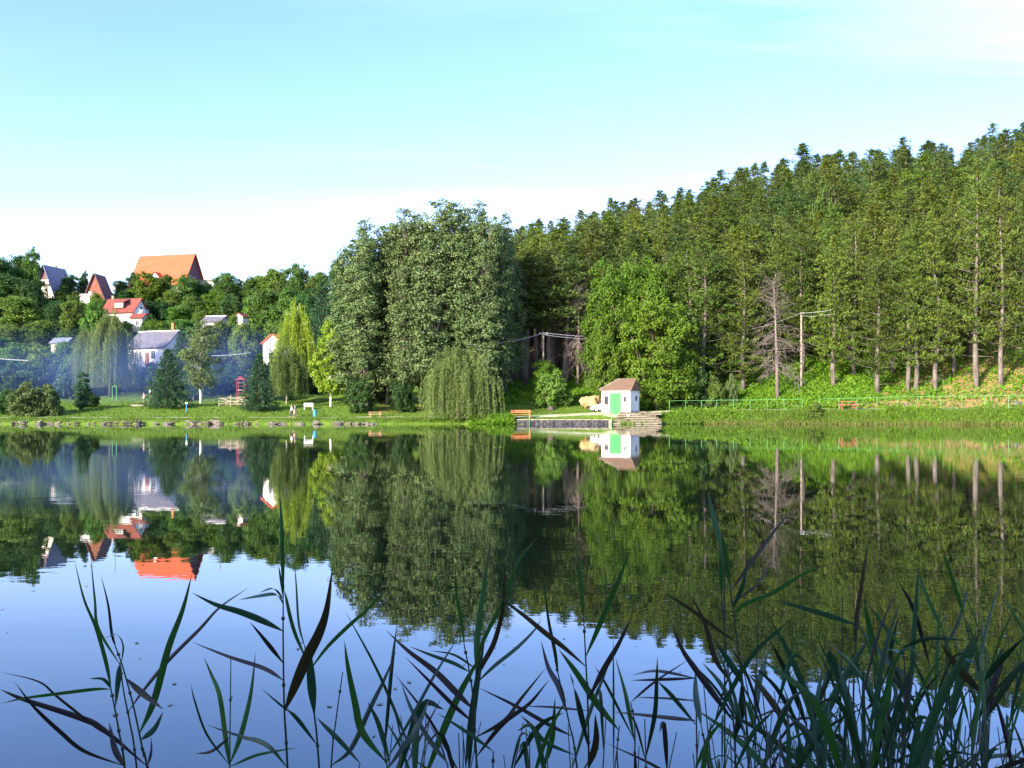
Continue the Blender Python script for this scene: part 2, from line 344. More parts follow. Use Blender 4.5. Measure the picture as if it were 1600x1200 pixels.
# ------------------------------------------------------------------ trees
def rb(n, rg): # random unit vectors
    return nrm(rg.normal(size=(n, 3)))
CONE = False
def make_pine(seed, H=20, Rr=3.0, cb=.35, whorl=.72, per=6, tufts=7, m='pine', sp=(.40, .135), lean=.3):
    rg = np.random.default_rng(seed); rd = random.Random(seed)
    tr = MB(); bend = [Vector((lean*math.sin(i*.9+seed)*.5, lean*math.cos(i*.7+seed)*.5, H*i/8)) for i in range(9)]
    bend[0] = Vector((0, 0, -.5))
    tr.tube(bend, [.27*(1-i/8.3)+.02 for i in range(9)], 7)
    def axis(z):
        i = min(7, max(0, int(z/H*8))); t = z/H*8-i; return bend[i].lerp(bend[i+1], t)
    Pt = []; Dd = []; Sp = []
    z = H*cb
    # a few dead snags below the crown
    for k in range(7):
        zz = H*rd.uniform(cb*.35, cb); an = rd.uniform(0, 6.28); L = rd.uniform(.5, 1.8)
        a0 = axis(zz); tr.tube([a0, a0+Vector((math.cos(an)*L, math.sin(an)*L, rd.uniform(-.3, .25)))], [.035, .012], 4, False)
    while z < H*.985:
        t = (z/H-cb)/(1-cb); r = Rr*min(1, (t*6+.45))*((1-t)**.84 if CONE else (1-t)**.66*(1 if t < .86 else 1-(t-.86)*3.6))*rd.uniform(.70, 1.2)+.10
        k0 = rd.uniform(0, 6.28)
        for k in range(per):
            if rd.random() < .12: continue
            an = k0+k*2*math.pi/per+rd.uniform(-.3, .3); L = r*rd.uniform(.45, 1.35)
            up = .05+.55*t+rd.uniform(-.1, .14); a0 = axis(z)
            dirv = Vector((math.cos(an), math.sin(an), up))
            p1 = a0+dirv*L*.55; p2 = a0+Vector((math.cos(an)*L, math.sin(an)*L, up*L+.12*L))
            tr.tube([a0, p1, p2], [.05*(1-t)+.015, .03*(1-t)+.01, .006], 3, False)
            nt_ = max(3, int(tufts*(L/Rr)**.8))
            for q in range(nt_):
                s = rd.uniform(.14, 1.03); c = a0.lerp(p1, s/.55) if s < .55 else p1.lerp(p2, (s-.55)/.45)
                sd_ = L*.26*(1.15-s*.5)
                c = c+Vector((rd.gauss(0, sd_), rd.gauss(0, sd_), rd.gauss(.05, .10)))
                Pt.append(c); Dd.append((dirv.x*.6, dirv.y*.6, .75)); Sp.append(1 if t < .7 else max(.35, 1-(t-.7)*2.2))
        z += whorl*rd.uniform(.7, 1.3)*(1.0 if t < .7 else .7)
    Pt.append(axis(H)); Dd.append((0, 0, 1)); Sp.append(.3)
    Pt = np.array([tuple(p) for p in Pt]); Dd = np.array(Dd); nn = 14
    Pt = np.repeat(Pt, nn, 0); Dd = np.repeat(Dd, nn, 0); n = len(Pt)
    D = nrm(nrm(Dd)+rg.normal(size=(n, 3))*.75); Pt = Pt+rg.normal(size=(n, 3))*np.array([.2, .2, .12])*np.repeat(np.array(Sp), nn)[:, None]
    spn = np.repeat(np.array(Sp), nn); L = rg.uniform(.6, 1.2, n)*sp[0]*(.45+.55*spn); Wd = rg.uniform(.6, 1.3, n)*sp[1]*(.5+.5*spn)
    V = leaves(Pt, D, rb(n, rg), L, Wd)
    return (tr.mesh('trunk', M['bark'], True), quad_mesh('crown', V, M[m], np.repeat(rg.random(n//nn+1), nn)[:n]*.6+rg.random(n)*.4), H, Rr*2)
def make_spruce(seed, H=9, Rr=2.6, m='spruce'):
    rg = np.random.default_rng(seed); rd = random.Random(seed); tr = MB(); tr.tube([(0, 0, -.3), (0, 0, H*.97)], [.18, .02], 7)
    Pt = []; Dd = []; z = .25
    while z < H*.98:
        t = z/H; r = Rr*(1-t)**.85+.08; per = 9
        k0 = rd.uniform(0, 6.28)
        for k in range(per):
            an = k0+k*2*math.pi/per+rd.uniform(-.2, .2); L = r*rd.uniform(.72, 1.15)
            for q in range(max(3, int(13*L/Rr))):
                s = rd.uniform(.25, 1.02); x_ = L*s
                c = (math.cos(an)*x_+rd.gauss(0, .16*L*.5), math.sin(an)*x_+rd.gauss(0, .16*L*.5), z+.10*x_-.09*x_*x_/max(.4, Rr)+rd.gauss(0, .07))
                Pt.append(c); Dd.append((math.cos(an), math.sin(an), -.15))
            p1 = Vector((0, 0, z)); p2 = Vector((math.cos(an)*L*.9, math.sin(an)*L*.9, z)); tr.tube([p1, p2], [.03, .006], 3, False)
        z += .26*rd.uniform(.8, 1.3)
    for q in range(12): Pt.append((0, 0, H*(.93+.06*q/12))); Dd.append((rd.gauss(0, .5), rd.gauss(0, .5), 1))
    nn = 6; Pt = np.repeat(np.array(Pt), nn, 0); Dd = np.repeat(np.array(Dd), nn, 0); n = len(Pt)
    D = nrm(Dd+rg.normal(size=(n, 3))*.55); V = leaves(Pt+rg.normal(size=(n, 3))*.06, D, rb(n, rg), rg.uniform(.22, .42, n), rg.uniform(.06, .11, n))
    return (tr.mesh('trunk', M['bark_dark'], True), quad_mesh('crown', V, M[m], rg.random(n)), H, Rr*2)
def make_broad(seed, H, lobes, m, n=12000, leaf=.26, clump=.75, per=55, bark='bark_dark', trunk_r=.22, droop=0, stems=1, aspect=.75, inner=.55):
    """lobes: (x,y,z,rx,ry,rz). Leaves gather in clumps near the lobes' outer shell."""
    rg = np.random.default_rng(seed); rd = random.Random(seed); tr = MB()
    lob = np.array(lobes, float); vol = np.array([(l[3]*l[4]*l[5])**.75 for l in lob]); vol /= vol.sum()
    nc = n//per; li = rg.choice(len(lob), nc, p=vol); dirs = rb(nc, rg)
    rad = inner+(1.02-inner)*rg.random(nc)**.6; C = lob[li, :3]+dirs*lob[li, 3:]*rad[:, None]
    keep = np.ones(nc, bool)
    C = C[keep]; dirs = dirs[keep]; nc = len(C)
    cs = clump*rg.uniform(.55, 1.25, nc)
    Pc = np.repeat(C, per, 0); cd_ = np.repeat(dirs, per, 0); cs_ = np.repeat(cs, per); tn = np.repeat(rg.random(nc), per); nn = len(Pc)
    off = rb(nn, rg)*(rg.random(nn)**.5)[:, None]; off[:, 2] *= .72
    Pt = Pc+off*cs_[:, None]
    Nn = nrm(off*.8+cd_*.35+np.array([0, 0, .35])+rg.normal(size=(nn, 3))*.55)
    D = np.cross(Nn, rb(nn, rg)); D[:, 2] -= droop
    L = rg.uniform(.7, 1.25, nn)*leaf
    V = leaves(Pt, D, Nn, L, L*aspect)
    # trunk and limbs
    z0 = min(l[2]-l[5]*.5 for l in lob)
    for s in range(stems):
        a = 2*math.pi*s/max(1, stems)+seed; o = Vector((math.cos(a), math.sin(a), 0))*(.35 if stems > 1 else 0)
        top = Vector((o.x*2.2, o.y*2.2, max(z0+H*.35, H*.55)))
        tr.tube([o*.6+Vector((0, 0, -.5)), o+Vector((0, 0, max(.4, z0*.5))), o*1.5+Vector((rd.uniform(-.2, .2), rd.uniform(-.2, .2), max(.8, z0))), top], [trunk_r*1.15, trunk_r, trunk_r*.75, trunk_r*.35], 7)
    for l in lob:
        for q in range(2):
            b0 = Vector((rd.uniform(-.1, .1), rd.uniform(-.1, .1), max(.3, min(z0+rd.uniform(-.1, .15)*H, l[2]))))
            e = Vector((l[0]+rd.uniform(-.35, .35)*l[3], l[1]+rd.uniform(-.35, .35)*l[4], l[2]+rd.uniform(.0, .6)*l[5]))
            mid = b0.lerp(e, .5)+Vector((0, 0, -.06*H))
            tr.tube([b0, mid, e], [trunk_r*.45, trunk_r*.3, .03], 5, False)
            for k in range(3):
                e2 = Vector((l[0]+rd.uniform(-.8, .8)*l[3], l[1]+rd.uniform(-.8, .8)*l[4], l[2]+rd.uniform(-.5, .8)*l[5])); tr.tube([mid.lerp(e, rd.uniform(.2, .9)), e2], [trunk_r*.18, .012], 4, False)
    Wd = 2*max(max(abs(l[0])+l[3], abs(l[1])+l[4]) for l in lob)
    return (tr.mesh('trunk', M[bark], True), quad_mesh('crown', V, M[m], tn*.55+rg.random(nn)*.45), max(l[2]+l[5] for l in lob), Wd)
def rlobes(seed, H, Rr, k=9, z0=.25, top=1.0):
    rd = random.Random(seed); L = []
    for i in range(k):
        t = (i+.5)/k; z = H*(z0+(top-z0)*t*.86); rr = Rr*math.sin(math.pi*min(1, .22+t*.72))**.8
        a = i*2.4+seed; d = rr*rd.uniform(.3, .62); r = Rr*rd.uniform(.36, .58)
        L.append((math.cos(a)*d, math.sin(a)*d, z, r, r, r*rd.uniform(.7, 1.0)))
    L.append((0, 0, H*(z0+top)/2, Rr*.6, Rr*.6, H*(top-z0)*.42)); return L
def make_willow(seed, H, Rr, m, strands=420, leaf=.24, drop=(.3, .85), bark='bark_dark', tr_r=.3, low=.08, width=.055):
    rg = np.random.default_rng(seed); rd = random.Random(seed); tr = MB()
    tr.tube([(0, 0, -.5), (.1, 0, H*.25), (0, .1, H*.5), (0, 0, H*.8)], [tr_r, tr_r*.8, tr_r*.5, .05], 8)
    Pt = []; Dd = []; tint = []
    for i in range(strands):
        an = rd.uniform(0, 6.283); q = rd.random()**.55; r = Rr*q*rd.uniform(.72, 1.14)
        lob = .78+.16*math.sin(an*3+seed)+.12*math.sin(an*7+seed*2)
        r *= lob; zt = H*(1-.42*q**3.0)*(1+.07*math.sin(an*4+seed)+.05*math.sin(an*9+q*7))*rd.uniform(.80, 1.03)
        zb = max(H*low, zt-H*rd.uniform(*drop)*(.45+.55*q)); L = zt-zb
        n = int(L/.13)+2; tnt = rd.random(); sw = rd.uniform(0, 6.28); amp = rd.uniform(.02, .14)
        # arching limb
        if i % 9 == 0:
            tr.tube([(0, 0, H*rd.uniform(.35, .6)), (math.cos(an)*r*.5, math.sin(an)*r*.5, zt*.98), (math.cos(an)*r, math.sin(an)*r, zt-.15)], [.08, .045, .012], 4, False)
        for k in range(n):
            s = k/n; out_ = r*(1+.05*s)-.25*max(0, .15-s)*r
            Pt.append((math.cos(an)*out_+amp*math.sin(sw+s*3)+rd.gauss(0, .05), math.sin(an)*out_+amp*math.cos(sw+s*3)+rd.gauss(0, .05), zt-L*s)); Dd.append((math.cos(an)*.15, math.sin(an)*.15, -1)); tint.append(tnt)
        for k in range(8):
            Pt.append((math.cos(an)*r*rd.uniform(.6, 1), math.sin(an)*r*rd.uniform(.6, 1), zt+rd.uniform(-.25, .2))); Dd.append((math.cos(an), math.sin(an), -.2)); tint.append(tnt)
    nn = 3; Pt = np.repeat(np.array(Pt), nn, 0); Dd = np.repeat(np.array(Dd), nn, 0); tint = np.repeat(np.array(tint), nn); n = len(Pt)
    D = nrm(nrm(Dd)+rg.normal(size=(n, 3))*.42); V = leaves(Pt+rg.normal(size=(n, 3))*.04, D, rb(n, rg), rg.uniform(.7, 1.3, n)*leaf, np.full(n, width)*rg.uniform(.7, 1.6, n))
    return (tr.mesh('trunk', M[bark], True), quad_mesh('crown', V, M[m], tint*.6+rg.random(n)*.4), H, Rr*2.1)
def make_bare(seed, H, Rr, kind='dead'):
    rd = random.Random(seed); tr = MB(); br = MB()
    ax = [Vector((0, 0, -.4)), Vector((-.1, 0, H*.3)), Vector((-.25, 0, H*.55)), Vector((-.35, 0, H*.8)), Vector((-.55, 0, H))]
    tr.tube(ax, [.30, .22, .15, .09, .02], 7)
    def axis(t):
        t = t*4; i = min(3, int(t)); return ax[i].lerp(ax[i+1], t-i)
    def twig(p, d, L, r, lv):
        pts = [p]; dd = Vector(d).normalized(); n = 5
        for i in range(n):
            dd = (dd+Vector((rd.gauss(0, .16), rd.gauss(0, .16), rd.gauss(-.10 if lv < 2 else -.03, .12)))).normalized(); pts.append(pts[-1]+dd*L/n)
        br.tube(pts, [r*(1-i/(n+.5)) for i in range(n+1)], 3, False)
        if lv < 3:
            for k in range(5 if lv < 2 else 3):
                q = pts[rd.randint(1, n)]; twig(q, dd+Vector((rd.gauss(0, .8), rd.gauss(0, .8), rd.gauss(-.1, .6))), L*rd.uniform(.35, .6), r*.5, lv+1)
    for k in range(84):
        t = rd.uniform(.2, .98); an = rd.uniform(0, 6.28); L = Rr*(1.05-abs(t-.38)*1.05)*rd.uniform(.6, 1.1)
        up = -.15 if t < .6 else 1.3
        twig(axis(t), (math.cos(an), math.sin(an), up), max(.8, L), .065*(1.1-t)+.018, 1)
    return (tr.mesh('trunk', M['bark_dead'], True), br.mesh('crown', M['bark_dead'], True), H, Rr*2)

def put(var, name, loc, sx, sz, rz, label, cat, group=None, m=None, extra=None):
    o = empty(name, loc, rz, (sx, sx, sz)); tag(o, label, cat, group)
    t = obj('trunk', var[0], o); c = obj('crown', var[1], o)
    if m:
        c.material_slots[0].link = 'OBJECT'; c.material_slots[0].material = M[m]
    return o
_rz = random.Random(77)
def tree(var, name, u, Y, top, wpx, label, cat='tree', group=None, m=None, rz=None, sink=0):
    """stand a tree on the ground at distance Y so that its top shows at the given height"""
    x = X(u, Y); z = G(u, Y)-sink; H = Z(top, Y)-z
    sz = H/var[2]; sx = wpx*Y/F/var[3]
    return put(var, name, (x, Y, z), sx, sz, _rz.uniform(0, 6.28) if rz is None else rz, label, cat, group, m)

pines = [make_pine(11, 20, 3.3, .17, tufts=8), make_pine(12, 21, 3.1, .20, tufts=8), make_pine(13, 19, 3.6, .14, tufts=8), make_pine(14, 20, 3.1, .16, lean=.7, tufts=8),
         make_pine(15, 20, 3.0, .40, per=6)]
def cone_pine(*a, **k):
    global CONE
    CONE = True; v = make_pine(*a, **k); CONE = False; return v
crest = [cone_pine(91, 20, 3.4, .10, whorl=.85, tufts=8), cone_pine(92, 20, 3.0, .12, whorl=.95, tufts=7, lean=.7), cone_pine(93, 20, 3.8, .08, whorl=.8, tufts=8)]
low_pine = make_pine(16, 19, 3.6, .10, tufts=8)
tall_bare = make_pine(17, 21, 3.1, .20, per=5, tufts=6)
spr = [make_spruce(21), make_spruce(22, 9, 3.0)]
broad = [make_broad(31, 9, rlobes(31, 9, 3.6), 'mid'), make_broad(32, 10, rlobes(32, 10, 3.3, 10, .2), 'mid'), make_broad(33, 8, rlobes(33, 8, 3.8, 8, .18), 'mid', leaf=.3),
         make_broad(34, 10, rlobes(34, 10, 2.6, 9, .2), 'mid')]
bush = [make_broad(41, 3.2, rlobes(41, 3.2, 2.3, 8, .05, 1), 'mid', n=9000, leaf=.2, clump=.42, trunk_r=.07), make_broad(42, 3, rlobes(42, 3, 2.0, 7, .05, 1), 'mid', n=7000, leaf=.2, clump=.4, trunk_r=.07)]
column = make_broad(43, 7, [(0, 0, 1.6, .8, .8, 1.3), (.15, 0, 3.2, .95, .95, 1.6), (-.1, .1, 5, .7, .7, 1.9)], 'spruce', n=9000, leaf=.18, clump=.35, trunk_r=.08)

# --- the big poplars on the shore (fastigiate lobes)
def make_poplar(seed, H, Rr, cols, base=.13):
    rd = random.Random(seed); L = []
    for i in range(cols):
        a = i*2*math.pi/cols+seed; d = Rr*rd.uniform(.35, .62) if i else 0; hh = H*rd.uniform(.70, .96) if i else H*.97
        x, y = math.cos(a)*d, math.sin(a)*d; z = H*(base+rd.uniform(-.02, .08))
        r = Rr*rd.uniform(.42, .54)
        k = 5
        for j in range(k):
            t = (j+.5)/k; q = math.sin(math.pi*(.20+.66*t))**.7
            L.append((x*(1.0-.1*t)+rd.uniform(-.4, .4), y*(1.0-.1*t)+rd.uniform(-.3, .3), z+(hh-z)*t, r*q, r*q, (hh-z)/k*.72))
    return make_broad(seed, H, L, 'poplar', n=62000, leaf=.25, clump=.74, per=44, bark='bark', trunk_r=.22, aspect=.8, inner=.42)
pop = [make_poplar(51, 27, 4.2, 5), make_poplar(52, 27, 4.0, 6), make_poplar(54, 27, 4.4, 5)]
gp = 'tall poplars standing together on the lake bank'
tree(pop[0], 'poplar_tree', 574, 133, 342, 124, 'tall grey green poplar, leftmost of the poplars above the faded picnic table', 'tree', gp)
tree(pop[1], 'poplar_tree', 632, 131.5, 320, 118, 'tall poplar whose crown rises behind the weeping willow, second from the left', 'tree', gp)
tree(pop[2], 'poplar_tree', 690, 131, 307, 122, 'tallest poplar, straight behind the weeping willow at the shore', 'tree', gp)
tree(pop[0], 'poplar_tree', 746, 132, 312, 116, 'tall poplar at the right of the poplars, crown over the willow\'s right half', 'tree', gp, rz=2)
tree(pop[1], 'poplar_tree', 790, 138, 328, 84, 'slimmer shaded poplar at the right edge of the poplars, beside the dark wood', 'tree', gp, rz=4)
tree(pop[0], 'poplar_tree', 722, 138, 322, 110, 'poplar set back behind the two right hand poplars', 'tree', gp, rz=.7)
tree(pop[2], 'poplar_tree', 606, 136, 345, 120, 'poplar set back between the two leftmost poplars', 'tree', gp, rz=1)
tree(pop[1], 'poplar_tree', 658, 137, 328, 118, 'poplar set back in the middle of the poplars', 'tree', gp, rz=5)
# bushes at the poplars' feet
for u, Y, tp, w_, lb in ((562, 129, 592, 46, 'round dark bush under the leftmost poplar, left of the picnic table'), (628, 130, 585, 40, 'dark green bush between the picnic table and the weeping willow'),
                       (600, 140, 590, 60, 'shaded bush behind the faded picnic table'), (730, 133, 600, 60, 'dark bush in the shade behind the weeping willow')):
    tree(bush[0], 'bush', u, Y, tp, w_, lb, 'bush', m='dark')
# willows, birches
w1 = make_willow(61, 9, 5.0, 'willow', 620, drop=(.30, .95), low=.02)
tree(w1, 'weeping_willow', 716, 123.5, 550, 138, 'weeping willow trailing its branches to the water in front of the poplars', 'tree', rz=.6)
w2 = make_willow(62, 13, 5.5, 'willow', 620, drop=(.4, .75), low=.12)
tree(w2, 'weeping_willow', 172, 158, 495, 104, 'large weeping willow left of the white house with the grey roof', 'tree', rz=2)
tree(w2, 'weeping_willow', 132, 160, 520, 60, 'smaller weeping willow growing against the left side of the large one', 'tree', rz=4)
w3 = make_willow(63, 12, 5.2, 'yellow', 640, drop=(.18, .42), low=.3, bark='bark_pale', tr_r=.2)
tree(w3, 'golden_willow', 462, 150, 485, 84, 'yellow green weeping tree beside the pink walled house, left of the poplars', 'tree', rz=1)
w4 = make_willow(64, 12, 3.2, 'willow', 420, drop=(.4, .75), low=.14, bark='bark_pale', tr_r=.16)
tree(w4, 'weeping_willow', 448, 141, 545, 70, 'green weeping tree just right of the right hand spruce', 'tree', rz=2)
yl = make_broad(65, 12, [(0, 0, 10.2, 1.1, 1.1, 1.6), (.2, 0, 8.2, 1.9, 1.9, 1.7), (-.6, 0, 6.2, 2.3, 2.2, 1.8), (.5, .3, 4.2, 2.6, 2.4, 1.7), (-.4, -.4, 2.7, 1.9, 1.9, 1.1)], 'yellow', n=15000, leaf=.24, clump=.55, trunk_r=.17, bark='bark_pale', droop=.8)
tree(yl, 'golden_willow', 517, 134, 497, 74, 'bright yellow green tree with white trunk touching the leftmost poplar', 'tree', rz=1)
bi = make_broad(66, 12, [(0, 0, 10.6, 1.2, 1.2, 1.3), (.5, 0, 8.8, 1.9, 1.9, 1.5), (-.7, 0, 7.2, 2.1, 2.1, 1.5), (.6, .3, 5.4, 2.2, 2.2, 1.4), (-.3, -.4, 3.6, 1.8, 1.8, 1.3)], 'birch', n=9500, leaf=.2, clump=.6, per=40, trunk_r=.16, bark='bark_pale', droop=1.2, inner=.2)
b_ = tree(bi, 'birch_tree', 314, 142, 499, 74, 'tall thin birch with white trunk between the two spruces', 'tree', rz=1)
# spruces on the lawn
gs = 'spruces on the lawn by the lake'
tree(spr[1], 'spruce_tree', 262, 133, 545, 78, 'broad bluish spruce on the lawn at the left of the birch', 'tree', gs)
tree(spr[0], 'spruce_tree', 405, 130, 550, 60, 'pointed blue green spruce right of the wooden rail fence', 'tree', gs)
tree(spr[0], 'spruce_tree', 283, 150, 518, 60, 'taller green spruce behind the broad bluish one, before the white house', 'tree', gs)
tree(spr[1], 'spruce_tree', 504, 165, 440, 80, 'dark spruce behind the yellow green trees, left of the poplars', 'tree')
tree(spr[0], 'spruce_tree', 437, 148, 560, 50, 'dark narrow spruce close behind the pointed one', 'tree')
# lakeside bushes at the left
tree(bush[0], 'bush', 38, 125.5, 598, 62, 'rounded grey green bush nearest the left edge of the lawn', 'bush', 'grey green bushes at the left of the lawn', m='birch')
tree(bush[1], 'bush', 74, 126.5, 600, 48, 'grey green bush standing right beside the rounded one at the lawn\'s left', 'bush', 'grey green bushes at the left of the lawn', m='birch')
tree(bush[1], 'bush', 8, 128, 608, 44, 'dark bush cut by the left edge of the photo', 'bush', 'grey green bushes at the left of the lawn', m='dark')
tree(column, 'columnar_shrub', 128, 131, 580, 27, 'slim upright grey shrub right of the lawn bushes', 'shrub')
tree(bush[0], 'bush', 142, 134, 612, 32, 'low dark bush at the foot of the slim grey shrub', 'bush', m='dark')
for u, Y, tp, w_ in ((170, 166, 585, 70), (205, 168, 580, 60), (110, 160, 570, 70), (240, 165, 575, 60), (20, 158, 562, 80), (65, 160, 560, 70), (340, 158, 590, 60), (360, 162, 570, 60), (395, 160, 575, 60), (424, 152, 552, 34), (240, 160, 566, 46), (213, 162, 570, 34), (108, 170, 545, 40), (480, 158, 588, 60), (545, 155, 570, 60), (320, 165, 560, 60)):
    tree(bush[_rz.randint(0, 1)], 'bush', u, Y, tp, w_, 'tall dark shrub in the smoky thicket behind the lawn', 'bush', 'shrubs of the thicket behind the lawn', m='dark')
# shrubs by the green slope behind the orange bench
tree(broad[1], 'small_tree', 848, 136, 561, 48, 'young yellow green tree behind the leafy shrub near the dark wood', 'tree', m='lime')
tree(bush[0], 'leafy_shrub', 864, 131, 579, 64, 'leafy light green shrub on the slope left of the boat hut', 'shrub', m='mid')
# big bright broadleaf trees above the hut
def dome(seed, H, Rr, k=16, z0=.12):
    rd = random.Random(seed); L = [(0, 0, H*.5, Rr*.62, Rr*.62, H*.36)]
    for i in range(k):
        a = i*2.4; t = (i+.5)/k; z = H*(z0+(.90-z0)*t); e = Rr*(max(.05, 1-((t-.38)/.66)**2))**.5*.66
        q = Rr*rd.uniform(.30, .44); L.append((math.cos(a)*e, math.sin(a)*e, z, q, q, q*rd.uniform(.75, 1)))
    return L
lb = [make_broad(71, 17, dome(71, 17, 5.4), 'lime', n=30000, leaf=.32, clump=1.0, trunk_r=.3, inner=.5), make_broad(72, 15, dome(72, 15, 5.4, 14, .08), 'lime', n=28000, leaf=.32, clump=.95, trunk_r=.3, inner=.5)]
gl = 'bright green broadleaf trees above the hut'
tree(lb[0], 'broadleaf_tree', 956, 138, 404, 96, 'bright green tree standing straight behind the hut', 'tree', gl)
tree(lb[1], 'broadleaf_tree', 1006, 140, 384, 104, 'tallest bright green tree, behind and right of the hut', 'tree', gl)
tree(lb[1], 'broadleaf_tree', 1028, 131.5, 448, 128, 'bright green tree hanging over the hut\'s right side', 'tree', gl, rz=3)
tree(broad[2], 'broadleaf_tree', 1026, 128.3, 578, 60, 'low bright tree leaning over the stone steps beside the hut', 'tree', gl, m='lime')
tree(broad[0], 'broadleaf_tree', 1052, 131, 545, 66, 'low bright green tree at the left end of the green railing', 'tree', gl, m='lime')
tree(broad[2], 'broadleaf_tree', 945, 134, 500, 62, 'small bright tree against the dark wood, just left of the hut roof', 'tree', gl, m='lime')
for u, Y, tp, w_, mm, lb_ in ((1085, 131, 575, 50, 'dark', 'dark leafy bush beside the left end of the railing'), (1118, 130.5, 588, 40, 'mid', 'green bush behind the left part of the railing'), (1142, 131, 585, 22, 'birch', 'thin upright pale bush left of the bare tree')):
    tree(bush[0], 'bush', u, Y, tp, w_, lb_, 'bush', m=mm)
tree(bush[1], 'bush', 1272, 121.5, 628, 34, 'dark green bush growing at the water in front of the railing', 'bush', m='mid')
# bare tree
ba = make_bare(81, 16, 4.0); yb = 131.5
tree(ba, 'bare_tree', 1215, yb, 434, 92, 'leafless dead tree on the green slope behind the railing', 'tree', rz=0)
ba2 = make_bare(83, 9, 3.4)
tree(ba2, 'bare_tree', 903, 142, 450, 62, 'brown leafless tree at the edge of the dark wood above the hut', 'tree', rz=2)
tree(ba2, 'bare_tree', 935, 139, 530, 40, 'low brown dead tree left of the bright trees behind the hut', 'tree', rz=4)

# --- the pine wood. First the front pines, whose pale trunks one can tell apart
FR = [(1162, 612, 340, 'low', 74, 'pine whose pale trunk stands left of the bare tree'),
      (1100, 618, 330, 'low', 86, 'broad low branched pine between the bright trees and the bare tree'),
      (1253, 586, 300, 1, 66, 'pine with a grey leaning trunk behind the utility wires right of the bare tree'),
      (1303, 605, 330, 0, 72, 'pine behind the red brown table, slim reddish trunk'),
      (1372, 616, 345, 2, 78, 'thick trunked pine nearest the railing, right of the red brown table'),
      (1418, 612, 330, 0, 66, 'pine with its trunk close left of a twin trunk, middle of the railing'),
      (1431, 611, 300, 4, 66, 'pine with its trunk close right of its neighbour\'s, middle of the railing'),
      (1461, 611, 290, 3, 64, 'straight pine standing between the pair of trunks and the tall bare stemmed pine'),
      (1526, 606, 210, 'bare', 74, 'very tall pine with a long pale stem showing almost to its top'),
      (1564, 605, 225, 'bare', 66, 'tall pine with a pale stem, second from the right edge'),
      (1604, 602, 235, 2, 72, 'pine cut by the right edge of the photo'),
      (1213, 585, 300, 3, 60, 'dark pine rising behind the bare tree'),
      (1335, 590, 290, 4, 64, 'pine set back behind the red brown table, pale trunk'),
      (1394, 585, 290, 1, 62, 'pine set back between the thickest trunk and the pair of trunks'),
      (1491, 588, 260, 0, 62, 'pine set back left of the very tall pine')]
VAR = {'low': low_pine, 'bare': tall_bare}
spots = []
for u, bp_, tp, v, w_, lb_ in FR:
    Y = on_ground(u, bp_); vv = VAR.get(v) or pines[v]
    tree(vv, 'pine_tree', u, Y, tp+40, w_*1.3, lb_, 'tree', 'front row of pines above the railing'); spots.append((X(u, Y), Y))
rp = random.Random(9); cnt = 0
Y = 134.0
def skyl(u): return np.interp(u, [560, 780, 850, 905, 960, 1000, 1060, 1150, 1250, 1350, 1450, 1560, 1600, 1700], [440, 372, 343, 352, 308, 320, 298, 268, 246, 238, 230, 212, 194, 188])
while Y < 246:
    u = 765 + rp.uniform(0, 20)
    stepm = 5.2 if Y < 175 else 6.2
    while u < 1660:
        x = X(u, Y)+rp.uniform(-1.3, 1.3); yy = Y+rp.uniform(-2.2, 2.2); uu = 800+F*x/yy
        ok = all((x-a_)**2+(yy-b_2)**2 > (6 if (uu < 940 and yy < 178) else 16) for a_, b_2 in spots)
        if uu < 930 and Y < 142: ok = False
        if 900 < uu < 1050 and yy < 146: ok = False
        if 1050 < uu < 1280 and yy < 139: ok = False
        if uu >= 1280 and yy < 136: ok = False
        if ok:
            z = float(gz(x, yy)); Hh = rp.uniform(17, 21.5); topz = z+Hh
            tpx = HY-(topz-CH)*F/yy; lim = float(skyl(uu))+rp.uniform(-6, 22)
            if rp.random() < .16: lim -= 15
            if tpx < lim: Hh = CH+(HY-lim)/F*yy-z
            elif yy > 188: Hh = min(27, CH+(HY-lim)/F*yy-z)
            if Hh > 9:
                dark = uu < 935 and yy < 180
                v = pines[4] if dark else (crest[rp.randint(0, 2)] if (yy > 188 or rp.random() < .25) else pines[rp.randint(0, 3)])
                if dark: gname, lb_ = 'pines of the dark wood above the lawn', 'shaded pine with a thin bare trunk in the dark wood between poplars and bright trees'
                elif yy < 158: gname, lb_ = 'pines of the second ranks on the right slope', 'olive green pine close behind the front pines'
                elif yy < 200: gname, lb_ = 'pines halfway up the right hand hill', 'pine crowded halfway up the wooded hill'
                else: gname, lb_ = 'pines along the top of the right hand hill', 'pine near the crest of the wooded hill'
                if not dark:
                    zone = 'above the bright green trees' if uu < 1080 else ('above the bare tree' if uu < 1290 else ('above the red brown table' if uu < 1420 else 'above the middle of the railing' if uu < 1500 else 'towards the right edge'))
                    gname += ' '+zone; lb_ += ', '+zone
                s = Hh/v[2]
                put(v, 'pine_tree', (x, yy, z), s*(rp.uniform(1.3, 1.95) if yy < 190 else rp.uniform(1.35, 2.05)), s, rp.uniform(0, 6.28), lb_, 'tree', gname, m='pine_far' if (yy > 185 or rp.random() < .2) else None)
                spots.append((x, yy)); cnt += 1
        u += (3.0 if (u < 935 and Y < 180) else stepm)*F/Y*rp.uniform(.85, 1.15)
    Y += 5.2 if Y < 178 else 8.0
print('pines', cnt)
for u, Y, tp, w_ in ((795, 166, 455, 60), (826, 170, 450, 60), (858, 168, 455, 60), (888, 171, 440, 60), (915, 165, 455, 60), (842, 178, 420, 60), (875, 180, 415, 60), (808, 178, 425, 60)):
    tree(broad[1], 'broadleaf_tree', u, Y, tp, w_, 'dark bushy tree closing the back of the dark wood behind the bare trunks', 'tree', 'dark bushy trees at the back of the dark wood', m='dark')
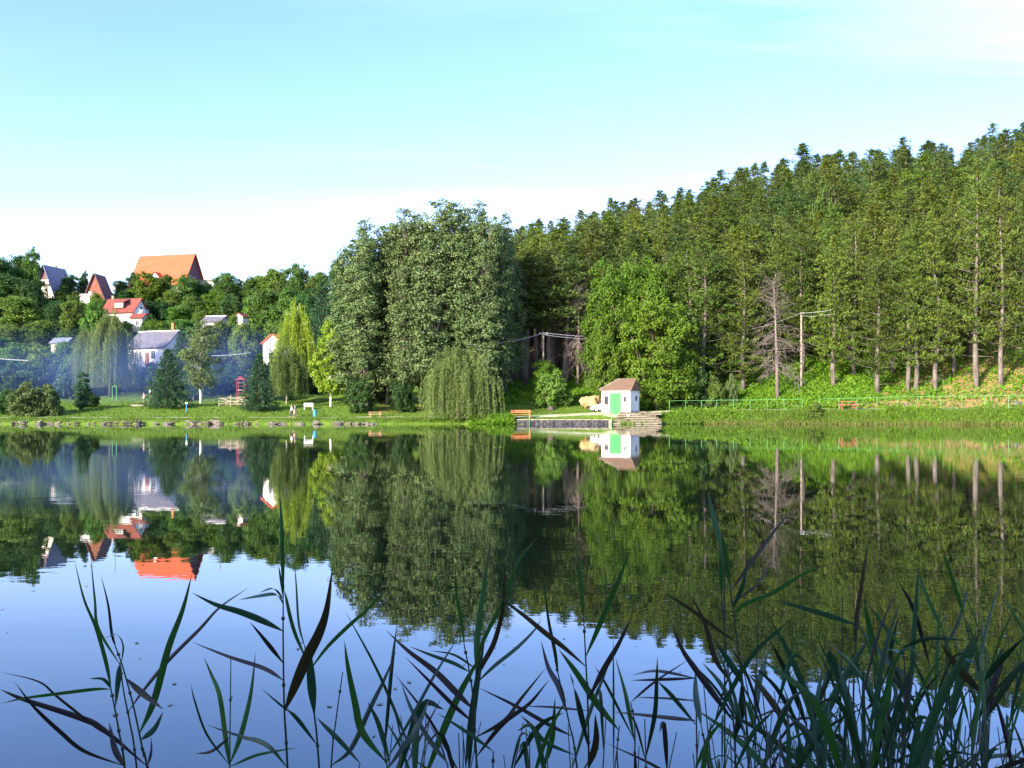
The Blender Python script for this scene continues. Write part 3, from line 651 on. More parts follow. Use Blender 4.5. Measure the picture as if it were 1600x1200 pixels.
for u, Y, tp, w_ in ((925, 172, 372, 70), (905, 176, 395, 50), (945, 182, 360, 60), (1290, 165, 290, 64)):
    tree(broad[1], 'broadleaf_tree', u, Y, tp, w_, 'rounded broadleaf tree among the pines of the hill' , 'tree', 'broadleaf trees among the pines', m='mid')

# --- the hillside on the left: broadleaf trees between the houses
HS = [(-8,228,402,76,'dark'),(25,236,398,60,'dark'),(47,232,390,42,'mid'),(10,214,428,80,'dark'),(45,210,440,50,'dark'),
 (109,246,428,34,'dark'),(131,250,424,18,'dark'),(190,247,438,28,'dark'),(209,250,424,24,'dark'),(198,240,452,34,'dark'),(232,238,426,54,'lime'),(262,240,428,22,'mid'),(268,232,452,30,'mid'),(291,236,428,40,'mid'),(306,240,437,30,'mid'),(322,244,441,28,'dark'),(246,243,432,22,'mid'),(66,226,452,26,'mid'),(98,236,446,24,'mid'),(176,208,492,22,'mid'),(176,196,494,30,'mid'),(197,196,501,24,'lime'),(233,197,492,26,'dark'),(98,171,532,34,'mid'),(364,176,490,26,'mid'),(352,236,436,30,'mid'),(120,236,456,28,'mid'),(60,222,462,30,'dark'),(318,240,446,30,'dark'),
 (350,240,425,50,'mid'),(373,245,440,36,'mid'),(400,232,430,50,'mid'),(428,228,418,56,'mid'),(465,224,411,48,'mid'),(447,212,438,60,'mid'),(500,222,424,40,'mid'),(530,222,405,44,'dark'),(545,205,425,50,'dark'),(490,205,440,50,'mid'),
 (32,196,462,66,'mid'),(88,196,468,44,'dark'),(112,192,462,44,'mid'),(148,190,470,46,'mid'),(62,184,500,60,'mid'),(8,182,505,60,'mid'),(24,172,535,66,'mid'),(66,170,540,56,'mid'),(118,168,552,44,'mid'),
 (152,205,457,30,'lime'),(228,206,470,40,'dark'),(250,208,470,60,'dark'),(280,205,478,50,'mid'),(305,208,462,44,'mid'),(335,210,455,50,'lime'),(245,192,500,54,'lime'),(288,192,498,50,'mid'),(316,196,484,40,'mid'),
 (362,200,462,52,'dark'),(398,196,465,50,'mid'),(420,190,452,56,'mid'),(455,188,448,56,'mid'),(485,182,450,50,'dark'),(388,178,515,56,'mid'),(345,170,501,52,'mid'),(378,169,503,44,'mid'),(325,168,508,36,'mid'),(405,174,520,52,'dark'),(430,172,500,50,'mid'),
 (200,186,520,36,'mid'),(225,182,508,28,'mid'),(190,172,545,40,'dark'),(270,186,520,34,'mid'),(305,178,520,44,'mid'),(520,175,460,60,'dark'),(550,170,470,60,'dark'),(0,168,560,60,'dark'),(40,165,570,60,'dark'),
 (-30,240,410,60,'dark'),(-25,200,450,70,'dark'),(-20,175,520,70,'mid'),(590,200,470,70,'dark'),(640,190,470,70,'dark'),(700,190,460,80,'dark'),(750,185,460,80,'dark'),(335,222,462,40,'lime'),(360,226,458,40,'mid'),(300,226,462,40,'mid'),(410,212,455,40,'mid')]
near = [(72,'the grey blue A-frame house'),(160,'the brown A-frame house'),(262,'the house with the orange roof')]
uniq = {25:'dark tree at the far left, its crown against the sky', 47:'tree with a light green top rising highest at the far left of the skyline', 131:'small pointed dark tree between the two A-frame houses',
        232:'light green tree covering the left corner of the orange roofed house', 291:'mid green tree before the right gable of the orange roofed house', 109:'round dark tree just right of the grey blue A-frame house',
        465:'tree forming the highest point of the skyline between orange roof and poplars', 152:'small bright tree in front of the brown A-frame house', 350:'rounded tree on the skyline beside the rightmost hilltop pole',
        209:'small dark tree on the skyline just left of the orange roof', 262:'small tree before the middle of the orange roofed house'}
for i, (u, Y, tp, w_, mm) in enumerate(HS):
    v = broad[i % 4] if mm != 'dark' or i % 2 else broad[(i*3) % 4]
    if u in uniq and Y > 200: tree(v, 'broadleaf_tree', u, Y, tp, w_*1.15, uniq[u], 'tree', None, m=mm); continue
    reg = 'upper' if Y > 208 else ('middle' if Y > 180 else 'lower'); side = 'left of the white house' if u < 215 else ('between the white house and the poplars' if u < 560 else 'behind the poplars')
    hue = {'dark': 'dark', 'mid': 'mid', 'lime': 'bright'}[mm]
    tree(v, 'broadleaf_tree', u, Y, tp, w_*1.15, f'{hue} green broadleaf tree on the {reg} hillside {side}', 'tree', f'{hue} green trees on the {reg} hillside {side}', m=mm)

# ------------------------------------------------------------------ ground plants nobody could count
def scatter(name, n, urange, drange, h, wd, m, size_var=.5, upright=1.0, seed=1, dens=None, per=1, label=None, cat='grass', spread=.0, cond=None):
    rg = np.random.default_rng(seed); k = int(n*1.0)
    u = rg.uniform(*urange, k); d = drange[0]+(drange[1]-drange[0])*rg.random(k)**(dens or 1)
    Y = shore(u)+d; x = X(u, Y)
    if cond is not None:
        ok = cond(u, d, x, Y, rg); x, Y = x[ok], Y[ok]
    if per > 1:
        x = np.repeat(x, per)+rg.normal(size=len(x)*per)*spread; Y = np.repeat(Y, per)+rg.normal(size=len(Y)*per)*spread
    z = gz(x, Y); n_ = len(x)
    hh = h*(1-size_var+2*size_var*rg.random(n_))*(.78+.30*_n2(x*1.7, Y*1.7)+.12*np.sin(x*3.1+Y))
    hh = np.abs(hh)+.03
    D = np.stack([rg.normal(size=n_)*(1.1-upright), rg.normal(size=n_)*(1.1-upright), np.full(n_, .8)], 1)
    Pt = np.stack([x, Y, np.maximum(z, -.05)-.02], 1)
    if spread and upright < .6: Pt[:, 2] += rg.random(n_)*h*.8
    V = leaves(Pt, D, rb(n_, rg), hh, wd*rg.uniform(.6, 1.4, n_))
    o = obj(name, quad_mesh(name, V, M[m], rg.random(n_))); tag(o, label, cat, None, 'stuff'); return o
scatter('tall_grass', 42000, (1016, 1720), (-.25, 2.5), .55, .10, 'grass', .55, .72, 3, label='tall green grass on the bank below the railing', per=1)
scatter('bank_herbs', 5200, (1016, 1720), (0, 3.0), .38, .2, 'herb', .6, .4, 28, label='broad leaved plants among the tall grass of the right bank', cat='ground plants', spread=.16, per=3, cond=lambda u, d, x, Y, rg: (np.sin(x*.55)+np.cos(x*.23+1)+rg.normal(size=len(u))*.7 > .5) | (u < 1130))
scatter('dry_reed_grass', 9000, (1100, 1720), (-.4, .5), .5, .07, 'reedgrass', .3, .9, 4, label='tan stems at the waterline below the railing')
scatter('shore_grass', 24000, (-120, 800), (.3, 3.1), .26, .06, 'grass', .5, .8, 5, label='short grass between the shore stones and the path', cond=lambda u, d, x, Y, rg: (rg.random(len(u)) < .6+.4*np.sin(x*.9)) | (u > 560))
scatter('lawn_grass', 46000, (-120, 980), (4.6, 30), .16, .10, 'grass', .5, .7, 6, label='mown lawn grass on the far bank', dens=1.3)
scatter('lakeside_weeds', 9000, (735, 800), (-.3, 3), .45, .14, 'herb', .4, .4, 7, label='leafy weeds at the water right of the weeping willow', spread=.1, per=2)
scatter('step_weeds', 1500, (968, 1032), (-1.2, 3.2), .3, .1, 'herb', .5, .4, 27, label='weeds growing between the stone steps', cat='weeds', spread=.1, per=2, cond=lambda u, d, x, Y, rg: (rg.random(len(u)) < .5) | (u > 1015))
scatter('hill_herbs', 60000, (1030, 1720), (6.2, 34), .42, .24, 'herb', .5, .4, 8, label='bright green ground plants on the slope under the pines', cat='ground plants', dens=1.1, spread=.15, per=2,
        cond=lambda u, d, x, Y, rg: rg.random(len(u)) > np.clip(dryness(x, Y)*1.25, 0, .93))
scatter('slope_herbs', 22000, (780, 1040), (7, 28), .4, .22, 'herb', .5, .4, 9, label='bright green ground plants on the slope around the hut', cat='ground plants', spread=.15, per=2, cond=lambda u, d, x, Y, rg: (d > 12) | (u > 1000))
scatter('hillside_scrub', 90000, (-160, 780), (42, 150), 1.1, .5, 'scrub', .5, .3, 10, label='green scrub covering the hillside between houses and trees', cat='scrub', spread=.5, per=2)

# ------------------------------------------------------------------ houses
def window(parent, face, c, w, h, fm='frame', bars=1):
    """face: unit normal (local); c: centre on the wall"""
    n = Vector(face); s = Vector((-n.y, n.x, 0)); c = Vector(c); f = MB(); t = .07; ang = math.atan2(s.y, s.x)
    def b(off, zz, ww, hh, th, k): return k.box(c+s*off+Vector((0, 0, zz))+n*(th/2), (ww, th, hh), ang)
    b(0, h/2, w+2*t, t, .07, f); b(0, -h/2-t*.5, w+.2, t, .12, f); b(-w/2-t/2, 0, t, h-t, .07, f); b(w/2+t/2, 0, t, h-t, .07, f)
    for k in range(bars): b((k+1)*w/(bars+1)-w/2, 0, .05, h-t, .06, f)
    fo = f.build('window', M[fm], parent); g = MB(); b(0, 0, w, h, .03, g); g.build('pane', M['glass'], fo); return fo
def gable(name, u, Y, base, L, Wd, he, hr, rz, wall, roof, label, cat='house', over=.4, th=.16, group=None, hipl=0):
    """ridge along local x; eaves at he, ridge at hr above the base (all metres)"""
    z = Z(base, Y); o = empty(name, (X(u, Y), Y, z), R(rz)); tag(o, label, cat, group)
    drop = 4.0   # walls reach down into the slope
    wl = MB(); poly = [(-Wd/2, -drop), (Wd/2, -drop), (Wd/2, he), (0, hr-.02), (-Wd/2, he)]
    wl.prism(poly, -L/2, L/2, Matrix.Rotation(R(90), 3, 'Z')); wl.build('wall', M[wall], o)
    rf = MB(); sl_ = (hr-he)/(Wd/2); ex = over*.8
    for s in (-1, 1):
        e = Vector((0, s*(Wd/2+ex), he-sl_*ex)); r = Vector((0, 0, hr))
        nn = Vector((0, s*sl_, 1)).normalized()*th
        a = [Vector((x, 0, 0))+q for x in (-L/2-over, L/2+over) for q in (e+nn*.2, r+nn*.2)]
        b = [v+nn for v in a]
        rf.add(a+b, [(0, 1, 3, 2), (4, 6, 7, 5), (0, 2, 6, 4), (1, 5, 7, 3), (0, 4, 5, 1), (2, 3, 7, 6)])
    r_ = rf.build('roof', M[roof], o); return o, r_
def chimney(roof, x, y, z0, z1, s=.5, m='tile'):
    c = MB(); c.box((x, y, (z0+z1)/2), (s, s, z1-z0)); c.box((x, y, z1+.05), (s+.14, s+.14, .1)); c.build('chimney', M[m], roof)
# orange roofed house
Yo = 261; o, r_ = gable('orange_roof_house', 262, Yo, 462, 15.4, 9.0, 2.9, 10.6, -15, 'white', 'orange', 'large house with a steep orange roof on the hilltop', over=.7)
bs = MB(); bs.prism([(-1.1, 2.5), (1.1, 2.5), (1.1, 4.2), (0, 5.3), (-1.1, 4.2)], -5.6, -2.6); dm = bs.build('dormer', M['white'], o)
bs = MB()
for s in (-1, 1): bs.add([(0, -5.9, 5.42), (0, -2.3, 5.42), (s*1.4, -2.3, 4.0), (s*1.4, -5.9, 4.0), (0, -5.9, 5.54), (0, -2.3, 5.54), (s*1.4, -2.3, 4.12), (s*1.4, -5.9, 4.12)], [(0,1,2,3),(4,7,6,5),(0,4,5,1),(1,5,6,2),(2,6,7,3),(3,7,4,0)])
bs.build('dormer_roof', M['orange'], dm); window(dm, (0, -1, 0), (0, -5.62, 3.6), .9, .9)
for xx in (-5, -2.6, 2.4, 5): window(o, (0, -1, 0), (xx, -4.52, 1.3), 1.1, 1.2)
bs = MB(); bs.box((8.2, 0, 3.0), (1.2, 7.5, .18)); bs.box((8.75, 0, 3.5), (.06, 7.5, .08)); [bs.box((8.75, -3.7+k*.82, 3.28), (.05, .05, .4)) for k in range(10)]; bs.build('balcony', M['frame'], o)
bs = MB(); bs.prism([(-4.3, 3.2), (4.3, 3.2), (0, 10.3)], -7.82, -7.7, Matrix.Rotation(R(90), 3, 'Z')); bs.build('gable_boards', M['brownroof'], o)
window(o, (1, 0, 0), (7.72, 0, 1.3), 2.4, 1.9, bars=3); window(o, (1, 0, 0), (7.72, 0, 5.2), 1.4, 1.4)
bs = MB(); bs.box((8.45, 0, 5.7), (.12, .2, .2)); bs.prism([(-3.6, 4.05), (3.6, 4.05), (3.45, 4.2), (-3.45, 4.2)], 0, .1, Matrix.Translation((0, 0, 0)).to_3x3() @ Matrix.Rotation(R(90), 3, 'Z')); bs.build('gable_beam', M['frame'], o) if False else None
bs = MB(); bs.box((-1.2, -5.3, .75), (8.5, 1.7, .16)); bs.box((-1.2, -6.1, 1.2), (8.5, .08, .7)); bs.build('terrace', M['white'], o)
# flat annex right of it
o = empty('flat_roof_annex', (X(326, 262), 262, Z(455, 262)), R(-12)); tag(o, 'low dark annex with a flat grey roof right of the orange roofed house', 'annex')
bs = MB(); bs.box((0, 0, 0), (5.2, 4, 5)); bs.build('wall', M['greyc'], o); bs = MB(); bs.box((0, 0, 2.6), (6.0, 4.8, .2)); bs.build('roof', M['concrete'], o)
# red roofed house with dormer
Yr = 203; o, r_ = gable('red_roof_house', 196, Yr, 509, 6.9, 5.2, 2.6, 5.4, -12, 'white', 'red', 'white house with a red roof and a wide dormer window below the brown A-frame', over=.4)
bs = MB(); bs.box((.2, -1.55, 4.0), (2.0, 1.9, .95)); dm = bs.build('dormer', M['brownroof'], o)
bs = MB(); bs.add([(-1.1, -2.75, 4.5), (1.5, -2.75, 4.5), (1.3, -.1, 5.35), (-.9, -.1, 5.35), (-1.1, -2.75, 4.62), (1.5, -2.75, 4.62), (1.3, -.1, 5.47), (-.9, -.1, 5.47)], [(0,3,2,1),(4,5,6,7),(0,1,5,4),(1,2,6,5),(2,3,7,6),(3,0,4,7)]); bs.build('dormer_roof', M['red'], dm)
window(dm, (0, -1, 0), (.2, -2.5, 3.95), 1.7, .75, bars=4)
chimney(r_, -3.0, .3, 5.0, 6.1, .45, 'concrete')
window(o, (0, -1, 0), (-1.4, -2.6, 1.4), .9, 1.0); window(o, (1, 0, 0), (3.47, 0, 3.4), .8, .9)
bs = MB(); bs.box((4.0, -.4, 2.3), (1.1, 3.4, .12)); [bs.box((4.5, -2.0+k*.32, 2.75), (.05, .05, .8)) for k in range(11)]; bs.box((4.5, -.4, 3.16), (.07, 3.4, .07)); bs.build('balcony', M['frame'], o)
o, r_ = gable('red_roof_annex', 219, 199, 512, 2.6, 2.8, 1.8, 2.7, -12, 'cream', 'red', 'small red roofed porch at the right of the red roofed house', cat='porch', over=.3)
window(o, (0, -1, 0), (.3, -1.4, .9), .7, .9)
# a blue tarp
t = MB(); pts = [[(i*.5, math.sin(i*.8+j)*.12-j*.12, 1.1-j*.32+.07*math.cos(i+j)) for i in range(5)] for j in range(4)]
t.add([p for r in pts for p in r]+[(p[0], p[1]+.05, p[2]-.02) for r in pts for p in r], [(j*5+i, j*5+i+1, j*5+i+6, j*5+i+5) for j in range(3) for i in range(4)]+[(20+j*5+i, 20+j*5+i+5, 20+j*5+i+6, 20+j*5+i+1) for j in range(3) for i in range(4)])
o = t.build('blue_tarp', M['bluetarp']); o.location = (X(199, 198), 198, Z(511, 198)); tag(o, 'pale blue tarp hung below the red roofed house', 'tarp')
# white house with grey roof
Yw = 170; o, r_ = gable('white_house', 249, Yw, 573, 7.6, 6.6, 3.1, 5.9, -20, 'white', 'greyroof', 'white house with a long grey roof and a tall chimney beside the large willow', over=.35)
rr = MB(); rr.box((0, 0, 6.1), (8.5, .35, .12)); rr.build('ridge_cap', M['frame'], r_); chimney(r_, 2.9, 0, 5.6, 7.3, .42, 'orangewood')
for xx in (-2.9, -2.0, -1.1): window(o, (0, -1, 0), (xx, -3.3, 1.85), .5, 1.35, 'greyc' if False else 'frame', 1)
window(o, (0, -1, 0), (1.5, -3.3, 1.85), .8, 1.35, bars=1)
d_ = MB(); d_.box((.2, -3.33, 1.2), (.8, .06, 2.2)); d_.build('door', M['brownwood'], o)
window(o, (-1, 0, 0), (-3.8, 0, 1.8), .9, 1.2)
# grey-blue A-frame
Ya = 250; o, r_ = gable('a_frame_house', 84, Ya, 461, 6.5, 5.6, .25, 7.0, 78, 'cream', 'blueroof', 'A-frame house with a steep blue grey roof and a pale balcony front', over=1.1)
bs = MB(); bs.box((-3.9, 0, 2.3), (1.2, 3.8, .14)); [bs.box((-4.45, -1.85+k*.41, 2.75), (.05, .06, .8)) for k in range(10)]; bs.box((-4.45, 0, 3.2), (.07, 3.8, .08)); bs.build('balcony', M['frame'], o)
window(o, (-1, 0, 0), (-3.25, .2, 3.1), .9, 1.5); window(o, (-1, 0, 0), (-3.25, -.3, 1.2), 1.1, 1.3, bars=2)
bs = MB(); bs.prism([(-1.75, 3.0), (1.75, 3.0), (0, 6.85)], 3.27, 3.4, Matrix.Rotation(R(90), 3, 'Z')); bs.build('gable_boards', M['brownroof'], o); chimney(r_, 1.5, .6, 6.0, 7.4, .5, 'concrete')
# brown A-frame
Yb = 240; o, r_ = gable('brown_a_frame_house', 155, Yb, 468, 5.0, 4.7, .2, 5.9, 88, 'brownwood', 'brownroof', 'narrow brown wooden A-frame house on the skyline', over=.5)
window(o, (-1, 0, 0), (-2.5, 0, 3.5), .55, .7, 'redframe'); d_ = MB(); d_.box((-2.54, .1, .9), (.06, .85, 1.9)); d_.build('door', M['brownroof'], o); window(o, (-1, 0, 0), (-2.5, 1.15, 1.2), .6, .7, 'frame')
o = empty('white_terrace', (X(136, 236), 236, Z(466, 236)), R(-10)); tag(o, 'white railed terrace at the left foot of the brown A-frame house', 'terrace')
bs = MB(); bs.box((0, 0, -1), (2.6, 2.0, 2.2)); bs.build('base', M['white'], o)
bs = MB(); [bs.box((-1.25+k*.31, -.95, .45), (.07, .07, .7)) for k in range(9)]; bs.box((0, -.95, .84), (2.6, .1, .1)); bs.build('balustrade', M['frame'], o)
# sheds and pieces of houses seen between the trees
o, r_ = gable('grey_shed', 338, 182, 520, 3.6, 3.6, 1.9, 2.9, -14, 'greyc', 'greyroof', 'grey roofed shed with a pale ridge among the hillside trees above the birch', cat='shed', over=.3)
rr = MB(); rr.box((0, 0, 3.08), (4.2, .3, .1)); rr.build('ridge_cap', M['frame'], r_); window(o, (0, -1, 0), (0, -1.8, 1.0), .8, .8)
o, r_ = gable('small_cabin', 377, 182, 507, 1.7, 1.8, 1.3, 1.9, 70, 'cream', 'red', 'tiny cream walled cabin right of the grey roofed shed', cat='cabin', over=.2); window(o, (-1, 0, 0), (-.95, 0, .8), .4, .5)
o, r_ = gable('pink_wall_house', 441, 158, 566, 4.2, 4.2, 2.9, 4.2, 60, 'cream', 'orange', 'pale pink walled house with an orange roof half hidden by the yellow willow', over=.3); window(o, (-1, 0, 0), (-2.1, .6, 2.0), .6, .9)
o, r_ = gable('blue_grey_shed', 100, 176, 552, 3.0, 3.2, 1.7, 2.6, -8, 'concrete', 'blueroof', 'small blue grey shed in the trees left of the willows', cat='shed', over=.25); window(o, (0, -1, 0), (-.6, -1.6, .9), .6, .7)
# hilltop poles
for u, tp, Y, lb in ((142, 412, 244, 'wooden pole on the skyline left of the brown A-frame house'), (180, 410, 246, 'wooden pole on the skyline right of the brown A-frame house'), (344, 411, 244, 'wooden pole on the skyline right of the orange roof')):
    z0 = G(u, Y); z1 = Z(tp, Y); o = empty('utility_pole', (X(u, Y), Y, z0)); tag(o, lb, 'pole', 'poles on the hilltop')
    m_ = MB(); m_.tube([(0, 0, -.5), (0, 0, z1-z0)], [.13, .09], 8); m_.build('post', M['wood'], o); m_ = MB(); m_.box((0, 0, z1-z0-.4), (.9, .1, .1)); [m_.tube([(x, 0, z1-z0-.35), (x, 0, z1-z0-.15)], .04, 6) for x in (-.38, .38)]; m_.build('crossarm', M['wood'], o)

# ------------------------------------------------------------------ the hut
Yh = 124.0; o = empty('boat_hut', (X(970, Yh+1.6), Yh+1.9, Z(645.5, Yh)), R(-24)); tag(o, 'small white plastered hut with a green door and a mossy tiled roof at the lake', 'hut')
hw, hd, hh = 3.75, 3.9, 3.0; hz = -.1
b = MB(); b.box((0, 0, (hh+hz)/2-.3), (hw, hd, hh-hz+.6)); b.build('wall', M['white'], o)
rf = MB(); ov = .22; rz_ = hh; ht = 1.35
A = [(-hw/2-ov, -hd/2-ov, rz_-.06), (hw/2+ov, -hd/2-ov, rz_-.06), (hw/2+ov, hd/2+ov, rz_-.06), (-hw/2-ov, hd/2+ov, rz_-.06)]
B_ = [(-.1, -.1, rz_+ht), (hw/2+ov, -.1, rz_+ht)]
rf.add(A+B_+[(p[0], p[1], p[2]-.1) for p in A], [(0, 1, 5, 4), (2, 3, 4, 5), (3, 0, 4), (1, 2, 5), (0, 6, 7, 1), (1, 7, 8, 2), (2, 8, 9, 3), (3, 9, 6, 0), (6, 9, 8, 7)])
r_ = rf.build('roof', M['tile'], o)
tl = MB(); rd = random.Random(4)
for j in range(9):
    t = (j+.5)/9; y = -hd/2-ov+(hd/2+ov-.1)*t; z = rz_-.06+(ht+.06)*t; x0 = -hw/2-ov+(hw/2+ov-.1)*t+.1; x = x0
    while x < hw/2+ov-.1:
        tl.box((x+.1, y, z+.035+rd.uniform(0, .02)), (.19, .27, .035), M=Matrix.Rotation(math.atan2(ht, hd/2+ov), 3, 'X')); x += .225
tl.build('roof_tiles', M['tile'], r_)
rc = MB(); rc.bar((A[0][0], A[0][1], A[0][2]+.05), (B_[0][0], B_[0][1], B_[0][2]+.05), .16, .1); rc.build('hip_cap', M['concrete'], r_)
d_ = MB(); d_.box((-.04, -hd/2-.03, 1.16), (1.26, .08, 2.6)); dr = d_.build('door', M['door'], o)
d_ = MB(); [d_.box((-.04+s*.3, -hd/2-.085, 1.16), (.55, .03, 2.46)) for s in (-1, 1)]; d_.build('door_leaf', M['door'], dr); d_ = MB(); [d_.box((-.04+s_*.68, -hd/2-.04, 1.16), (.08, .11, 2.68)) for s_ in (-1, 1)]; d_.box((-.04, -hd/2-.04, 2.5), (1.28, .11, .07)); d_.build('door_frame', M['dark_metal'], dr)
b = MB(); b.box((-1.32, -hd/2-.012, .08), (1.08, .03, .34)); b.box((1.26, -hd/2-.012, .08), (1.2, .03, .34)); b.box((hw/2+.012, 0, .08), (.03, hd-.02, .34)); b.build('plinth', M['plinth'], o)
d_ = MB(); d_.box((.05, -hd/2-.12, 1.05), (.04, .04, .16)); d_.build('handle', M['dark_metal'], dr)
window(o, (0, -1, 0), (-1.22, -hd/2, 1.62), .44, 1.0, 'redframe', 0); window(o, (0, -1, 0), (1.2, -hd/2, 1.75), .16, .6, 'dark_metal', 0); window(o, (1, 0, 0), (hw/2, .5, 1.9), .35, .45, 'dark_metal', 0)
b = MB(); b.box((.5, -hd/2-.55, -.36), (3.4, 1.1, .36)); b.build('doorstep', M['concrete'], o)
# sandy rock left of the hut
def rockmesh(seed, sx, sy, sz, m, rough=.25, sub=4):
    import bmesh
    bm = bmesh.new(); bmesh.ops.create_icosphere(bm, subdivisions=sub, radius=1); rd = random.Random(seed); ph = [rd.uniform(0, 6) for _ in range(9)]
    for v in bm.verts:
        p = v.co; n = math.sin(p.x*2.3+ph[0])*math.cos(p.y*2.9+ph[1])+.6*math.sin(p.z*4.1+ph[2]+p.x*2)+.35*math.sin(p.x*8+ph[3])*math.sin(p.y*7+ph[4])+.2*math.sin(p.z*15+ph[5]+p.y*9)
        v.co = Vector((p.x*sx, p.y*sy, p.z*sz))*(1+rough*n*.55)
    me = bpy.data.meshes.new('rock'); bm.to_mesh(me); bm.free(); me.materials.append(M[m]); return me
o = obj('sandy_rock', rockmesh(3, 1.3, 1.0, 1.2, 'sand', .5)); o.location = (X(925, 130), 129.6, Z(630, 129.6)); tag(o, 'bright sandy yellow rock face at the left of the hut', 'rock')
o = obj('dark_stump', rockmesh(6, .5, .5, .4, 'bark_dark', .35)); o.location = (X(861, 129), 129, G(861, 129)+.1); tag(o, 'dark tree stump under the leafy shrub', 'stump')
# the car beside the hut
Yc = 127.5; o = empty('white_car', (X(922, Yc)+2.0, Yc, Z(643.5, Yc)), R(0)); tag(o, 'white car parked with its front showing left of the hut', 'car')
b = MB(); pr = [(-2.0, .25), (2.0, .25), (2.02, .62), (1.9, .86), (1.0, .92), (-.95, .90), (-1.85, .70), (-2.03, .52)]; b.prism(pr, -.8, .8); b.prism([(-1.0, .90), (1.55, .90), (1.1, 1.34), (-.25, 1.36)], -.68, .68); b.build('body', M['carpaint'], o)
b = MB(); b.prism([(-.86, .96), (-.05, .96), (-.05, 1.28), (-.27, 1.29)], -.70, .70); b.prism([(.05, .96), (1.3, .96), (1.02, 1.27), (.05, 1.28)], -.70, .70); b.build('window', M['glass'], o)
b = MB(); b.add([(-1.03, -.6, .93), (-1.03, .6, .93), (-.33, .55, 1.33), (-.33, -.55, 1.33), (-1.06, -.6, .95), (-1.06, .6, .95), (-.36, .55, 1.35), (-.36, -.55, 1.35)], [(0,1,2,3),(4,7,6,5),(0,4,5,1),(1,5,6,2),(2,6,7,3),(3,7,4,0)]); b.build('windscreen', M['glass'], o)
for x in (-1.25, 1.3):
    for y in (-.74, .74):
        b = MB(); b.tube([(x, y-.1, .31), (x, y+.1, .31)], .31, 16); w_ = b.build('wheel', M['tyre'], o); b = MB(); b.tube([(x, y-.11, .31), (x, y+.11, .31)], .17, 12); b.build('rim', M['frame'], w_)
for y in (-.55, .55): b = MB(); b.box((-1.96, y, .62), (.1, .32, .14)); b.build('headlight', M['glass'], o)
b = MB(); b.box((-2.05, 0, .38), (.12, 1.5, .16)); b.build('bumper', M['dark_metal'], o)

# quay, steps
o = empty('quay_wall', (X(878, 120.3), 120.2, 0)); tag(o, 'dark stone quay wall with a pale cement edge left of the hut steps', 'wall')
xa, xb = X(808, 120.2)-o.location.x, X(949, 120.2)-o.location.x
b = MB(); b.box(((xa+xb)/2, .25, -.1), (xb-xa, .5, 1.2)); b.build('masonry', M['stonewall'], o)
b = MB(); rd = random.Random(8)
x = xa
while x < xb-.3:
    L = rd.uniform(.3, .6)
    for zz in (.02, .26): b.box((x+L/2+rd.uniform(-.1, .1), -.03, zz+rd.uniform(-.03, .03)), (L*.85, .1, .19), M=Matrix.Rotation(rd.uniform(-.12, .12), 3, 'Y'))
    x += L
b.build('facing_stones', M['stonewall'], o)
b = MB(); b.box(((xa+xb)/2, .3, .55), (xb-xa+.1, .8, .1)); b.build('coping', M['concrete'], o)
o = tag(MB().box((0, 0, .15), (.42, .5, .9)).build('concrete_block', M['concrete']), 'pale concrete block at the right end of the quay wall', 'block'); o.location = (X(953.5, 120.3), 120.3, 0)
o = empty('stone_steps', (X(988, 122), 122, 0)); tag(o, 'wide worn stone steps leading down to the water right of the hut', 'steps')
for k in range(6):
    b = MB(); w_ = 5.2-k*.12; zt = .12+k*.27; x = -w_/2; rd = random.Random(20+k)
    while x < w_/2:
        L = rd.uniform(.5, 1.0); b.box((x+L/2+.15*k, -1.4+k*.52, zt-.36), (L*.97, .56, .6+rd.uniform(-.03, .03))); x += L
    st_ = b.build('step', M['stonestep'], o); b = MB(); x = -w_/2-.05
    while x < w_/2:
        L = rd.uniform(.7, 1.5)
        if rd.random() < .8: b.box((x+L/2+.15*k, -1.45+k*.52, zt+.0), (L*.95, .62, .09), M=Matrix.Rotation(rd.uniform(-.03, .03), 3, 'Y'))
        x += L
    b.build('tread', M['concrete'], st_)
# two slim poles by the quay
for u, tp, Y, lb in ((827, 641, 120.0, 'slim pale green post at the left end of the quay wall'), (955.5, 640, 120.0, 'slim pale green post standing in the water at the concrete block')):
    o = MB().tube([(0, 0, -.6), (0, 0, Z(tp, Y))], .035, 6).tube([(0, 0, Z(tp, Y)), (0, 0, Z(tp, Y)+.05)], [.05, .03], 6).build('thin_post', M['rail']); o.location = (X(u, Y), Y, 0); tag(o, lb, 'post')
